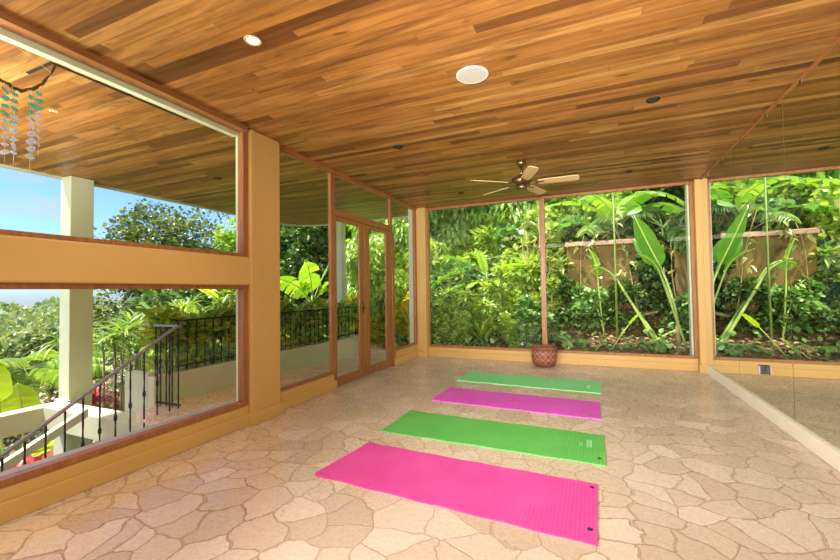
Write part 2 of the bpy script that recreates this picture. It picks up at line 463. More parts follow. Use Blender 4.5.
# back wall
w = MB()
w.box(-2.925, 1.43, 7.075, 7.15, 0, .185)
w.box(1.432, XM+.2, 6.99, 7.15, 0, H)
struct(w.build('wall_back', M['yellow'], bevel=.012))
g = MB()
g.box(-3.1, 1.43, 7.152, 7.28, -.2, .17); g.box(1.362, XM+.3, 7.152, 7.28, -.2, H)
struct(g.build('wall_back_outer', M['green_paint']))
s_ = MB().box(-2.92, 1.42, 7.058, 7.08, 0, .112); s_.box(1.415, 1.508, 6.97, 7.02, 0, .112)
struct(s_.build('baseboard_back', M['yellow'], bevel=.006))

# mirror wall and the wall behind the camera
struct(MB().box(XM+.006, XM+.2, YR, 6.99, 0, H).build('wall_right', M['cream']))
struct(MB().box(1.487, XM+.006, YR, 6.97, 0, .122).build('baseboard_right', M['cream'], bevel=.005))
struct(MB().box(-3.24, 1.75, YR-.15, YR, 0, H).build('wall_rear', wood_mat('rear_panelling', lin(84,58,38), lin(112,78,52), 2, .6)))
# slim wooden strip along the mirror top
struct(MB().box(1.50, XM+.006, YR, 6.99, H-.018, H).build('trim_2', M['frame_y']))
# brown moulding where the left glazing meets the ceiling
struct(MB().box(-3.03, -2.985, YR, 2.81, H-.045, H).box(-3.09, -3.05, 3.236, 6.96, H-.04, H).build('trim_3', M['frame_y']))
# dark L-shaped strip on the porch soffit
struct(MB().box(-3.362, -3.345, 1.47, 2.45, H-.006, H+.01).box(-3.66, -3.345, 1.452, 1.472, H-.006, H+.01).build('trim_4', M['dark']))

# windows: frame members + pane
def window(n, members, panes, axis='y', extra=None):
    fm = MB()
    for m_ in members: fm.box(*m_)
    fr = struct(fm.build('window_%d' % n, M['frame'], bevel=.004))
    for p in panes:
        pn = MB().box(*p).build('pane', M['glass'], fr)
    return fr
FX = (-3.105, -3.03)
window(1, [(*FX, -1.2, 2.86, 1.600, 1.634), (*FX, -1.2, 2.86, 2.812, 2.85), (*FX, 2.795, 2.86, 1.634, 2.812), (*FX, -1.2, -1.14, 1.634, 2.812)],
       [(-3.077, -3.071, -1.14, 2.795, 1.634, 2.812)])
window(2, [(*FX, -1.2, 2.86, .192, .235), (*FX, -1.2, 2.86, 1.296, 1.334), (*FX, 2.795, 2.86, .235, 1.296), (*FX, -1.2, -1.14, .235, 1.296)],
       [(-3.077, -3.071, -1.14, 2.795, .235, 1.296)])
struct(MB().box(-3.22, -3.11, -1.2, 2.78, .2, .222).build('window_sill', plain('grey_sill', lin(176,172,170), .5)))
GX = (-3.115, -3.07)
window(3, [(*GX, 3.245, 4.24, .20, .235), (*GX, 3.245, 4.24, 2.80, 2.85), (*GX, 4.235, 4.32, .20, 2.85)],
       [(-3.098, -3.092, 3.245, 4.235, .235, 2.80)])
window(4, [(*GX, 4.32, 5.96, 2.262, 2.352), (*GX, 5.88, 5.96, 2.352, 2.85), (*GX, 4.32, 5.88, 2.80, 2.85)],
       [(-3.098, -3.092, 4.32, 5.88, 2.352, 2.80)])
window(5, [(*GX, 5.94, 6.025, 0, 2.262), (*GX, 6.025, 6.9, .245, .285), (*GX, 6.88, 6.97, .245, 2.85), (*GX, 5.96, 6.9, 2.80, 2.85)],
       [(-3.098, -3.092, 5.96, 6.88, .285, 2.80)])
BY = (7.085, 7.15)
window(6, [(-2.925, -2.865, *BY, .185, H), (-2.865, -.80, *BY, .185, .225), (-2.865, -.80, *BY, 2.81, H), (-.80, -.715, *BY, .185, H)],
       [(-2.865, -.80, 7.115, 7.121, .225, 2.81)])
window(7, [(-.715, 1.40, *BY, .185, .225), (-.715, 1.40, *BY, 2.81, H), (1.385, 1.432, *BY, .185, H)],
       [(-.715, 1.385, 7.115, 7.121, .225, 2.81)])
# glazed double door
def door(n, y0, y1, glass0, glass1, hinges):
    fm = MB(); x0, x1 = -3.108, -3.08
    fm.box(x0, x1, y0, glass0, .02, 2.258); fm.box(x0, x1, glass1, y1, .02, 2.258)
    fm.box(x0, x1, glass0, glass1, .02, .14); fm.box(x0, x1, glass0, glass1, 2.20, 2.258)
    d = struct(fm.build('door_%d' % n, M['frame'], bevel=.005))
    MB().box(-3.098, -3.092, glass0, glass1, .14, 2.20).build('pane', M['glass'], d)
    yh = y1-.05 if n == 1 else y0+.05
    h_ = MB(); h_.tube([(-3.085, yh, 1.02), (-3.045, yh, 1.02), (-3.045, yh+(-.1 if n == 1 else .1), 1.02)], .008)
    h_.box(-3.087, -3.079, yh-.02, yh+.02, .94, 1.1)
    if hinges == 0: h_.build('handle', M['bronze'], d)
    for z in ((.32, .95, 1.5) if hinges else ()):
        MB().box(-3.135, -3.108, y1-.24, y1-.17, z, z+.09).build('hinge', M['dark'], d)
    return d
door(1, 4.325, 5.068, 4.37, 4.925, 0)
door(2, 5.076, 5.935, 5.215, 5.735, 1)

# ------------------------------------------------------------------ mirror panels with clips
bounds = [6.985, 5.585, 4.262, 2.95, 1.64, .33, -.98, -2.3]
names = ['mirror panel nearest the corner post of the back window', 'mirror panel second from the back corner, behind the small socket',
         'mirror panel third from the back corner, cut by the photo edge']
for i in range(len(bounds)-1):
    y1, y0 = bounds[i], bounds[i+1]
    lab = names[i] if i < 3 else 'wall mirror panel outside the view beside the viewer'
    t = thing('mirror_panel', lab, 'mirror', (XM, (y0+y1)/2, .122), group=None if i < 3 else 'mirror panels beside the viewer')
    hw = (y1-y0)/2
    MB().box(-.002, .004, -hw+.004, hw-.004, 0, H-.018-.122).build('mirror_glass', M['mirror'], t)
    for dy in (-hw*.5, hw*.5):
        MB().box(-.008, .0, dy-.018, dy+.018, H-.05-.122, H-.02-.122).build('clip', M['bronze'], t)

# small socket on the mirror
t = thing('wall_socket', 'small lilac and dark socket box on the lower mirror', 'socket', (XM-.002, 4.87, .40), 0)
MB().box(-.04, 0, -.028, .028, 0, .085).build('socket_box', M['socket_box'], t, bevel=.004)
MB().box(-.045, -.039, -.025, .025, .005, .08).build('cover_plate', M['socket_face'], t, bevel=.002)

# ------------------------------------------------------------------ ceiling fittings
def downlight(x, y, lit, label, grp=None):
    t = thing('recessed_downlight', label, 'ceiling light', (x, y, H))
    MB().lathe([(.052, 0), (.055, -.004), (.05, -.008), (.038, -.006), (.036, .0)], 28).build('trim_ring', M['lit_ring'] if lit else M['dark'], t, smooth=True)
    MB().lathe([(.0001, -.004), (.015, -.004), (.028, -.003), (.037, .0)] if lit else [(.0001, -.001), (.02, -.001), (.037, -.0015)], 24).build('lamp', M['lamp_on'] if lit else M['lamp_off'], t, smooth=True)
downlight(-1.925, 1.854, True, 'lit recessed downlight glowing in the ceiling above the pale floor')
downlight(-1.925, 3.90, False, 'unlit dark downlight in the ceiling over the yellow column')
downlight(.517, 3.855, False, 'unlit dark downlight between the round speaker and the mirror')
downlight(.505, 6.086, False, 'unlit dark downlight near the mirror at the back window')
downlight(-1.93, 6.218, False, 'unlit dark downlight behind the fan near the corner post')
downlight(-4.70, 3.90, False, 'unlit dark downlight in the porch soffit outside the upper window')

t = thing('ceiling_speaker', 'round white speaker set flush in the wooden ceiling', 'speaker', (-.775, 2.83, H))
MB().lathe([(.118, 0), (.12, -.006), (.112, -.010), (.104, -.008)], 48).build('rim', M['white'], t, smooth=True)
MB().lathe([(.0001, -.009), (.06, -.009), (.104, -.008)], 48).build('grille', plain('speaker_grille', lin(188,180,168), .7, var=.08, nscale=140), t, smooth=True)

# ceiling fan
t = thing('ceiling_fan', 'five-blade ceiling fan with pale wooden blades and bronze motor', 'fan', (-.775, 5.05, H))
MB().lathe([(.001, 0), (.062, 0), (.066, -.02), (.05, -.045), (.022, -.06), (.001, -.06)], 28).build('ceiling_cup', M['bronze'], t, smooth=True)
MB().tube([(0,0,-.05), (0,0,-.19)], .013, 12).build('downrod', M['bronze'], t, smooth=True)
MB().lathe([(.001, -.165), (.03, -.165), (.045, -.185), (.10, -.195), (.122, -.215), (.122, -.262), (.105, -.28), (.06, -.285), (.001, -.285)], 32).build('motor_housing', M['bronze'], t, smooth=True)
MB().lathe([(.001, -.285), (.062, -.285), (.066, -.33), (.05, -.35), (.001, -.355)], 28).build('switch_cup', M['bronze'], t, smooth=True)
def blade_mesh():
    bm_ = MB(); pts = []
    for (x, w_) in ((.20, .050), (.24, .054), (.45, .059), (.61, .062), (.65, .057), (.67, .040)):
        pts.append((x, w_))
    v = []; f = []
    for x, w_ in pts:
        for s2 in (-1, 1):
            for z in (-.004, .004): v.append((x, s2*w_, z - s2*w_*.22))
    for i in range(len(pts)-1):
        a = i*4; c = a+4
        f += [(a, a+2, c+2, c)[::-1], (a+1, a+3, c+3, c+1), (a, a+1, c+1, c), (a+2, a+3, c+3, c+2)[::-1]]
    f += [(0,1,3,2), tuple(len(pts)*4-4+q for q in (0,2,3,1))]
    return bm_.add(v, f)
for k in range(5):
    a = math.radians(2+72*k)
    bl = blade_mesh().build('blade', M['blade'], t)
    bl.location = (0, 0, -.270); bl.rotation_euler = (0, 0, a)
    br = MB(); br.box(.09, .17, -.014, .014, -.012, -.004)
    br.tube([(.17, -.01, -.008), (.205, -.045, -.012), (.27, -.035, -.010)], .008, 6); br.tube([(.17, .01, -.008), (.205, .045, .004), (.27, .035, .004)], .008, 6)
    br.build('blade_bracket', M['bronze'], bl)

# ------------------------------------------------------------------ exercise mats
def mat(name_label, corners, m, h=.007, curl=0.0, marks=None):
    """corners: left-front, left-back, right-back, right-front"""
    P = [Vector((c[0], c[1], 0)) for c in corners]
    cen = sum(P, Vector())/4
    t = thing('exercise_mat', name_label, 'mat', (cen.x, cen.y, 0))
    nx, ny = 72, 16; v = []; f = []
    for top in (1, 0):
        for i in range(nx+1):
            for j in range(ny+1):
                u_, w_ = i/nx, j/ny
                p = P[0]*(1-u_)*(1-w_)+P[1]*(1-u_)*w_+P[2]*u_*w_+P[3]*u_*(1-w_) - cen
                wob = .004*math.sin(u_*31+cen.y*9)*(1 if j in (0, ny) else 0)
                z = .001 + h*top + .003*(.5+.5*math.sin(u_*9+w_*4+cen.y))*.6 + curl*max(0, 1-u_*14)**2*top
                v.append((p.x, p.y+wob, z if top else .0005))
    N = (nx+1)*(ny+1); ix = lambda i, j, q: q*N+i*(ny+1)+j
    for i in range(nx):
        for j in range(ny):
            f.append((ix(i,j,0), ix(i+1,j,0), ix(i+1,j+1,0), ix(i,j+1,0))); f.append((ix(i,j,1), ix(i,j+1,1), ix(i+1,j+1,1), ix(i+1,j,1)))
    for i in range(nx):
        f.append((ix(i,0,0), ix(i,0,1), ix(i+1,0,1), ix(i+1,0,0))); f.append((ix(i,ny,0), ix(i+1,ny,0), ix(i+1,ny,1), ix(i,ny,1)))
    for j in range(ny):
        f.append((ix(0,j,0), ix(0,j+1,0), ix(0,j+1,1), ix(0,j,1))); f.append((ix(nx,j,0), ix(nx,j,1), ix(nx,j+1,1), ix(nx,j+1,0)))
    MB().add(v, f).build('foam_sheet', m, t, smooth=False)
    for kind, x, y in (marks or []):
        x -= cen.x; y -= cen.y
        if kind == 'grommet':
            MB().lathe([(.013, .0085), (.012, .013), (.006, .013), (.005, .009)], 14, (x, y, 0)).build('eyelet', M['dark'], t, smooth=True)
        elif kind == 'dash':
            q = MB()
            for k in range(4): q.box(x+k*.022-.04, x+k*.022-.026, y-.006, y+.006, .0095, .0112)
            q.build('printed_mark', M['socket_box'], t)
        else:
            q = MB()
            for k in range(5):
                yy = y+(k-2)*.034
                q.box(x-.02, x+.02, yy-.012, yy-.007, .0095, .0112); q.box(x-.02, x-.014, yy-.007, yy+.012, .0095, .0112); q.box(x+.012, x+.02, yy-.007, yy+.01, .0095, .0112)
            q.box(x-.07, x-.062, y-.07, y-.01, .0095, .0112); q.box(x-.055, x-.05, y-.06, y+.01, .0095, .0112)
            q.build('printed_mark', M['mark'], t)
    return t
mat('hot pink exercise mat with dark eyelets, nearest of the four mats', [(-1.765,2.233), (-1.705,2.868), (.002,2.79), (-.006,2.135)], M['pink'], curl=.012,
    marks=[('grommet', -.03, 2.73), ('grommet', -.04, 2.255)])
mat('dark green exercise mat with pale printed mark, beside the pink mat', [(-1.755,3.150), (-1.765,3.795), (.066,3.735), (.060,3.11)], M['green'], curl=.006,
    marks=[('logo', -.05, 3.49), ('grommet', .02, 3.21)])
mat('magenta exercise mat lying between the two green mats', [(-1.71,4.247), (-1.685,4.88), (.052,4.80), (.049,4.185)], M['magenta'], curl=.012,
    marks=[('dash', -.02, 4.26)])
mat('light green exercise mat, farthest one near the clay pot', [(-1.755,5.30), (-1.715,5.885), (.075,5.86), (.074,5.21)], M['lgreen'], curl=.004,
    marks=[('logo', -.07, 5.5)])

# clay pot in front of the window mullion
t = thing('clay_pot', 'round terracotta pot with pale net pattern by window mullion', 'pot', (-.745, 6.80, 0)); t.scale = (.9, .9, .92)
MB().lathe([(.001, 0), (.14, 0), (.185, .03), (.212, .10), (.222, .19), (.214, .275), (.208, .29), (.228, .298), (.234, .32), (.230, .345), (.215, .352), (.20, .335), (.196, .27), (.001, .27)], 48).build('pot_body', M['pot'], t, smooth=True)
MB().lathe([(.001, .283), (.1, .285), (.194, .278)], 32).build('soil', M['soil'], t)

# ------------------------------------------------------------------ porch, planter, stairs
struct(MB().box(-4.56, -3.24, 2.75, 8.3, -.2, -.004).build('floor_terrace', M['stone_out']))
pw = MB()
pw.box(-4.68, -4.56, 2.95, 7.42, -.2, .325); pw.box(-5.10, -4.68, 2.95, 3.07, -.2, .35)
pw.box(-5.10, -4.98, 3.07, 7.42, -.6, .30); pw.box(-4.98, -4.68, 7.30, 7.42, -.6, .325)
struct(pw.build('wall_planter', M['green_paint'], bevel=.012))
struct(MB().box(-4.98, -4.68, 3.07, 7.30, -.6, .24).build('floor_planter_soil', M['soil']))
st = MB()
for k in range(7): st.box(-4.25, -3.2, 2.75-.29*(k+1), 2.75-.29*k, -.2-.175*(k+1), -.175*(k+1)+0.0)
st.box(-4.28, -3.19, 2.6, 2.75, -.03, -.004)
struct(st.build('floor_stairs', M['stone_out']))
bm_ = MB()
bm_.box(-6.5, -6.29, -3.0, 2.97, -.385, -.125)
bm_.box(-6.3, -4.3, 2.70, 2.95, -.385, -.115)
struct(bm_.build('wall_porch_beam', M['green_paint'], bevel=.01))
# sloping outer stringer of the stairs
sg = MB()
y0_, z0_, y1_, z1_ = .9, -.815, 2.62, .002
sg.add([(x, y, z) for x in (-5.24, -5.17) for (y, z) in ((y0_, z0_-.09), (y1_, z1_-.09), (y1_, z1_), (y0_, z0_))],
       [(0,1,2,3), (7,6,5,4), (0,4,5,1), (1,5,6,2), (2,6,7,3), (3,7,4,0)])
struct(sg.build('wall_stair_stringer', M['green_paint']))
c1 = MB().box(-6.53, -6.29, 2.965, 3.235, -1.9, H); c1.box(-6.56, -6.26, 2.93, 2.99, -1.9, -.1)
struct(c1.build('wall_porch_column', M['green_paint'], bevel=.008))
struct(MB().box(-5.32, -5.12, 7.45, 7.62, -.6, H).build('wall_corner_column', M['green_paint'], bevel=.008))

# wrought-iron railings
def spindle_mb(zs, z0, z1, collar=(.5,)):
    m_ = MB(); n_ = 14
    m_.tube([(0, 0, z0+(z1-z0)*i/n_) for i in range(n_+1)], .0085, 4, twist=.55)
    return m_
def collar_mb(z):
    return MB().lathe([(.008, z-.028), (.016, z-.018), (.013, z-.006), (.018, z), (.013, z+.006), (.016, z+.018), (.008, z+.028)], 10)
t = thing('iron_railing', 'black iron railing with twisted spindles along the planter wall', 'railing', (-4.62, 3.0, .325))
MB().box(-.018, .018, .25, 4.36, .60, .622).build('top_rail', M['iron'], t)
MB().box(-.012, .012, .25, 4.36, .05, .066).build('bottom_rail', M['iron'], t)
spm = None
for k in range(34):
    if spm is None:
        sp = spindle_mb(None, 0.0, .60).build('spindle', M['iron'], t); cl = collar_mb(.32).build('collar', M['iron'], sp, smooth=True); spm = (sp, cl)
    else:
        sp = spm[0].copy(); COL.objects.link(sp); sp.parent = t; cl = spm[1].copy(); COL.objects.link(cl); cl.parent = sp
    sp.location = (0, .27+k*.123, 0)
t = thing('stair_handrail', 'grey iron handrail sloping down the porch stairs on twisted spindles', 'railing', (-4.2, 2.98, 0))
slope = .622
MB().tube([(0, .03, .905), (0, -.05, .885), (0, -2.4, .885-2.35*slope)], .017, 10).build('top_rail', M['rail'], t, smooth=True)
MB().box(-.40, .02, -.018, .018, .895, .917).build('landing_rail', M['rail'], t)
for k in range(17):
    y = -.10-k*.132; zt = .885+(y+.05)*slope
    sp = spindle_mb(None, zt-.93, zt).build('spindle', M['iron'], t); sp.location = (0, y, 0)
    collar_mb(zt-.44).build('collar', M['iron'], sp, smooth=True)
for (x, y) in ((0, .0), (-.10, 0), (-.2, 0), (-.30, 0), (-.385, 0)):
    sp = spindle_mb(None, 0, .90).build('spindle', M['iron'], t); sp.location = (x, y, 0)
    collar_mb(.5).build('collar', M['iron'], sp, smooth=True)
MB().box(-.41, .02, -.014, .014, .03, .048).build('landing_bottom_rail', M['iron'], t)

# shell wind chime hanging from the soffit, outside the upper window
t = thing('wind_chime', 'teal shell wind chime hanging from curved driftwood by upper window', 'wind chime', (-3.32, 1.2, H))
dw = []
for k in range(25):
    q = k/24
    y = -.14+.41*q; z = -.02-.26*(1-(2*q-1)**2)**.8 + .006*math.sin(k*2.1)
    dw.append((  .012*math.sin(k*.8), y, z))
MB().tube(dw, [.006+.005*math.sin(PI*k/24)+.0015*math.sin(k*1.9) for k in range(25)], 8).build('driftwood', M['driftwood'], t, smooth=True)
strand_y = [-.09, -.05, -.015, .01, .045, .085, .12, .165, .195]
rs = random.Random(3)
for si, sy in enumerate(strand_y):
    q = (sy+.14)/.41; zt = -.02-.26*(1-(2*q-1)**2)**.8
    sx = rs.uniform(-.06, .06)
    ns = 8 if si % 3 else 9
    z = min(zt-.06, -.245-.02*rs.random())
    MB().tube([(sx*.4, sy, zt), (sx, sy, z-.05), (sx, sy, z-.05*ns-.02)], .0012, 4).build('string', M['string'], t)
    for k in range(ns):
        zz = z-.048*k
        a, c_ = rs.uniform(.018, .027), rs.uniform(.014, .02)
        v = [(0,0,.003), (0,0,-.003)]; n_ = 10
        for i in range(n_):
            an = 2*PI*i/n_; rj = rs.uniform(.85, 1.1)
            v.append((a*rj*math.cos(an), c_*rj*math.sin(an), 0))
        f = [(0, 2+i, 2+(i+1) % n_) for i in range(n_)]+[(1, 2+(i+1) % n_, 2+i) for i in range(n_)]
        R_ = Matrix.Rotation(rs.uniform(-.7, .7)+PI/2, 3, 'Z') @ Matrix.Rotation(rs.uniform(.9, 1.5), 3, 'X') @ Matrix.Rotation(rs.uniform(-.5, .5), 3, 'Z')
        v = [tuple(R_ @ Vector(p)) for p in v]
        sh = MB().add(v, f).build('shell', M['shell_teal'] if k < 3 + (si % 2) else M['shell_pale'], t, smooth=False)
        sh.location = (sx, sy, zz)
for (y, x) in ((-.12, 0), (.25, 0)):
    q = (y+.14)/.41; zt = -.02-.26*(1-(2*q-1)**2)**.8
    MB().tube([(x, y, zt), (0, .06, 0)], .0014, 4).build('string', M['string'], t)

# ------------------------------------------------------------------ ground outside
def sstep(a, b_, x):
    q = np.clip((x-a)/(b_-a), 0, 1); return q*q*(3-2*q)
def ter(x, y):
    x = np.asarray(x, float); y = np.asarray(y, float)
    d = np.maximum(0, y-7.5)
    bank = -.06 + .50*np.minimum(d, .9) + .66*np.clip(d-.9, 0, 9) + .06*np.sin(x*2.1+y)*np.minimum(d, 1)
    left = -1.75 - .20*np.maximum(0, -x-7.0) ; left = np.maximum(left, -9)
    near = -.35 + .12*np.minimum(d, 6)
    s1 = sstep(-5.6, -2.6, x); s0 = sstep(-10.5, -5.6, x)
    high = near*(1-s1)+bank*s1
    far = left*(1-s0)+high*s0
    house = -1.85 - .2*np.maximum(0, -x-7.0); house = np.maximum(house, -9)
    q = sstep(7.26, 7.5, y)
    return house*(1-q)+far*q
xs = np.concatenate([np.linspace(-75, -14, 40), np.linspace(-13.5, 8, 110)])
ys = np.concatenate([np.linspace(-22, 7.0, 30), np.linspace(7.2, 14, 55), np.linspace(14.5, 60, 40)])
XX, YY = np.meshgrid(xs, ys, indexing='ij')
ZZ = ter(XX, YY) + RNG.normal(0, .012, XX.shape)
v = np.stack([XX, YY, ZZ], -1).reshape(-1, 3); ny_ = len(ys)
f = [(i*ny_+j, (i+1)*ny_+j, (i+1)*ny_+j+1, i*ny_+j+1) for i in range(len(xs)-1) for j in range(ny_-1)]
struct(MB().add(v, f).build('ground', M['earth'], smooth=True))

# ------------------------------------------------------------------ plants
def tmpl_leaf(segs=((.0, .0), (.18, .36), (.5, .5), (.8, .3), (1., .0)), fold=.18, sag=.12):
    """unit leaf along +x, width along y; returns verts, faces"""
    v = []; f = []
    rows = []
    for (x, w_) in segs:
        z = -sag*x*x
        if w_ == 0: rows.append([len(v)]); v.append((x, 0, z))
        else:
            rows.append([len(v), len(v)+1, len(v)+2]); v += [(x, -w_, z+fold*w_), (x, 0, z), (x, w_, z+fold*w_)]
    for a, b2 in zip(rows, rows[1:]):
        if len(a) == 1: f += [(a[0], b2[0], b2[1]), (a[0], b2[1], b2[2])]
        elif len(b2) == 1: f += [(a[0], b2[0], a[1]), (a[1], b2[0], a[2])]
        else: f += [(a[0], b2[0], b2[1], a[1]), (a[1], b2[1], b2[2], a[2])]
    return np.array(v), f
T_OVAL = tmpl_leaf(((0, 0), (.3, .42), (.7, .38), (1, 0)))
T_LANCE = tmpl_leaf(((0, 0), (.25, .42), (.65, .34), (1, 0)), .2, .2)
T_STRAP = tmpl_leaf(((0, .25), (.35, .5), (.7, .4), (1, 0)), .3, .35)

def leaf_batch(mb, tm, pos, dirs, length, width, up=None, mi=0, roll=.5, rng=RNG):
    """many leaves: pos n x 3, dirs n x 3, length n, width n"""
    tv, tf = tm; n_ = len(pos); k = len(tv)
    d = dirs/np.linalg.norm(dirs, axis=1, keepdims=True)
    u = np.tile(np.array([0, 0, 1.]), (n_, 1)) if up is None else up.copy()
    u = u + rng.normal(0, roll, u.shape)
    s2 = np.cross(u, d); s2 /= np.linalg.norm(s2, axis=1, keepdims=True)+1e-9
    nn = np.cross(d, s2)
    V = pos[:, None, :] + tv[None, :, 0:1]*length[:, None, None]*d[:, None, :] + tv[None, :, 1:2]*width[:, None, None]*s2[:, None, :] + tv[None, :, 2:3]*length[:, None, None]*nn[:, None, :]
    base = mb.n; mb.v.append(V.reshape(-1, 3)); mb.n += n_*k
    for i in range(n_):
        o = base+i*k
        for q in tf: mb.f.append([a+o for a in q]); mb.m.append(mi)

def blob(n_, c, r, rng, shell=.55):
    p = rng.normal(0, 1, (n_, 3)); p /= np.linalg.norm(p, axis=1, keepdims=True)
    rad_ = (shell + (1-shell)*rng.random(n_))[:, None]**.7
    return np.array(c)+p*rad_*np.array(r), p

def branchy(mb, base, tips, r0_=.06, rng=RNG, mi=0, fork=.45):
    base = np.array(base, float)
    for tp in tips:
        tp = np.array(tp, float)
        mid = base*(1-fork)+tp*fork; mid[:2] = base[:2]*.75+mid[:2]*.25
        mid += rng.normal(0, .04*np.linalg.norm(tp-base), 3)*np.array([1,1,.3])
        m2 = (mid+tp)/2 + rng.normal(0, .03*np.linalg.norm(tp-base), 3)
        mb.tube([base, mid, m2, tp], [r0_, r0_*.7, r0_*.4, r0_*.15], 6, mi)

def make_bush(name, seed, h, r, n_, lsize, mat_, stemmat='bark', tm=T_OVAL, droop=-.1, upward=.3, clumps=9, aspect=.42, stem_r=.02, label='', cat='shrub', low=.1, parts=('foliage', 'stem')):
    """leafy shrub or tree crown: clumps of leaves on forked stems; root at the base"""
    rng = np.random.default_rng(seed)
    t = thing(name, label, cat)
    mb = MB(); tips = []
    for k in range(clumps):
        a = rng.uniform(0, 2*PI); q = math.sqrt(rng.random())*r*.75
        z = h*(low+(1-low)*rng.random()**.8)
        fade = 1.0-.45*max(0, (z/h-.55)/.45)
        c = (q*math.cos(a)*fade, q*math.sin(a)*fade, z)
        tips.append(c)
        cr = r*rng.uniform(.32, .5)
        m_ = n_//clumps
        pos, nrm = blob(m_, c, (cr, cr, cr*.85), rng)
        d = nrm*np.array([1, 1, .5])+rng.normal(0, .45, (m_, 3)); d[:, 2] += upward+droop*3*(1-0)
        ls = lsize*rng.uniform(.6, 1.3, m_)
        leaf_batch(mb, tm, pos, d, ls, ls*aspect*2*.5*2, rng=rng)
    mb.build(parts[0], mat_, t)
    s2 = MB(); branchy(s2, (0, 0, -.1), tips[:8], stem_r, rng)
    s2.build(parts[1], M[stemmat], t)
    return t

def blade(mb, base, az, el, length, width, curl=.9, petiole=.5, torn=0, twist=0, rng=RNG, rib=.012, fold=.25, n_=14, pr=.016, droop_side=0.0, drop_p=.0):
    """one large banana-like leaf: a petiole then an arching blade (mi 0) with midrib and petiole (mi 1)"""
    p = Vector(base); el_ = el; pts = []; 
    hd = Vector((math.cos(az), math.sin(az), 0))
    path = [p.copy()]
    for i in range(5):
        p = p + (hd*math.cos(el_)+Vector((0, 0, 1))*math.sin(el_))*petiole/5; el_ -= drop_p/5; path.append(p.copy())
    start = len(path)-1
    for i in range(n_):
        p = p + (hd*math.cos(el_)+Vector((0, 0, 1))*math.sin(el_))*length/n_; el_ -= curl/n_; path.append(p.copy())
    mb.tube(path, [pr*(1-.75*i/(len(path)-1))+.002 for i in range(len(path))], 6, 1)
    side0 = Vector((-math.sin(az), math.cos(az), 0))
    rows = []
    for i in range(n_+1):
        s_ = i/n_
        prof = (min(1, s_/.16)**.6)*(1-max(0, (s_-.45)/.55)**2.2)
        w_ = width/2*max(prof, .0)
        c = path[start+i]; t_ = (path[min(start+i+1, len(path)-1)]-path[start+i-1]).normalized()
        nrm = side0.cross(t_); nrm = -nrm if nrm.z < 0 and abs(nrm.z) > .2 else nrm
        side = (side0*math.cos(twist)+nrm*math.sin(twist)).normalized(); nr = t_.cross(side)
        if nr.z < 0: nr = -nr
        rows.append((c, side, nr, w_))
    for sgn in (-1, 1):
        v = []; f = []
        for i, (c, side, nr, w_) in enumerate(rows):
            for q in (0, .5, 1):
                off = side*sgn*w_*q*math.cos(droop_side*q) + nr*(fold*w_*q*(1-.8*q) - w_*q*math.sin(droop_side*q)) + nr*(.006*math.sin(i*2.2+q*3))
                v.append(tuple(c+off))
        v = [Vector(a) for a in v]
        if torn:
            # split the margin into strips
            i = 0; bands = []
            while i < n_:
                k = rng.integers(1, 3) if rng.random() < torn else rng.integers(2, 5)
                bands.append((i, min(n_, i+int(k)))); i += int(k)
        else: bands = [(0, n_)]
        for a0, a1 in bands:
            vv = []; ff = []
            sag = Vector((0, 0, -1))*(rng.uniform(0, .25)*width if torn else 0)
            for i in range(a0, a1+1):
                sh = .0
                if torn: sh = (.10 if i == a0 else (-.10 if i == a1 else 0))
                for qi in range(3):
                    pt = v[i*3+qi].copy()
                    if qi and torn:
                        j = min(n_, i+1) if sh > 0 else max(0, i-1)
                        pt = pt.lerp(v[j*3+qi], abs(sh)*qi); pt += sag*(qi/2)**2
                    vv.append(tuple(pt))
            for i in range(a1-a0):
                for qi in range(2):
                    q_ = (i*3+qi, (i+1)*3+qi, (i+1)*3+qi+1, i*3+qi+1)
                    ff.append(q_ if sgn > 0 else q_[::-1])
            mb.add(vv, ff, 0)

def make_banana(name, label, loc, leaves, mat_='lf_banana', stem_h=.5, stem_r=.05, cat='plant', stalk='stalk', base_off=None):
    """each leaf a part of its own; leaves: dicts for blade()"""
    t = thing(name, label, cat, loc)
    MB().tube([(0, 0, -.15), (0.01, 0, stem_h*.5), (0, 0, stem_h)], [stem_r*1.2, stem_r, stem_r*.7], 10).build('stem', M[stalk], t, smooth=True)
    for i, kw in enumerate(leaves):
        kw = dict(kw); m_ = kw.pop('mat', mat_)
        mb = MB(); base = kw.pop('base', (0, 0, stem_h*.8))
        blade(mb, base, rng=np.random.default_rng(i+17), **kw)
        mb.build('leaf', [M[m_], M['midrib']], t, smooth=True)
    return t

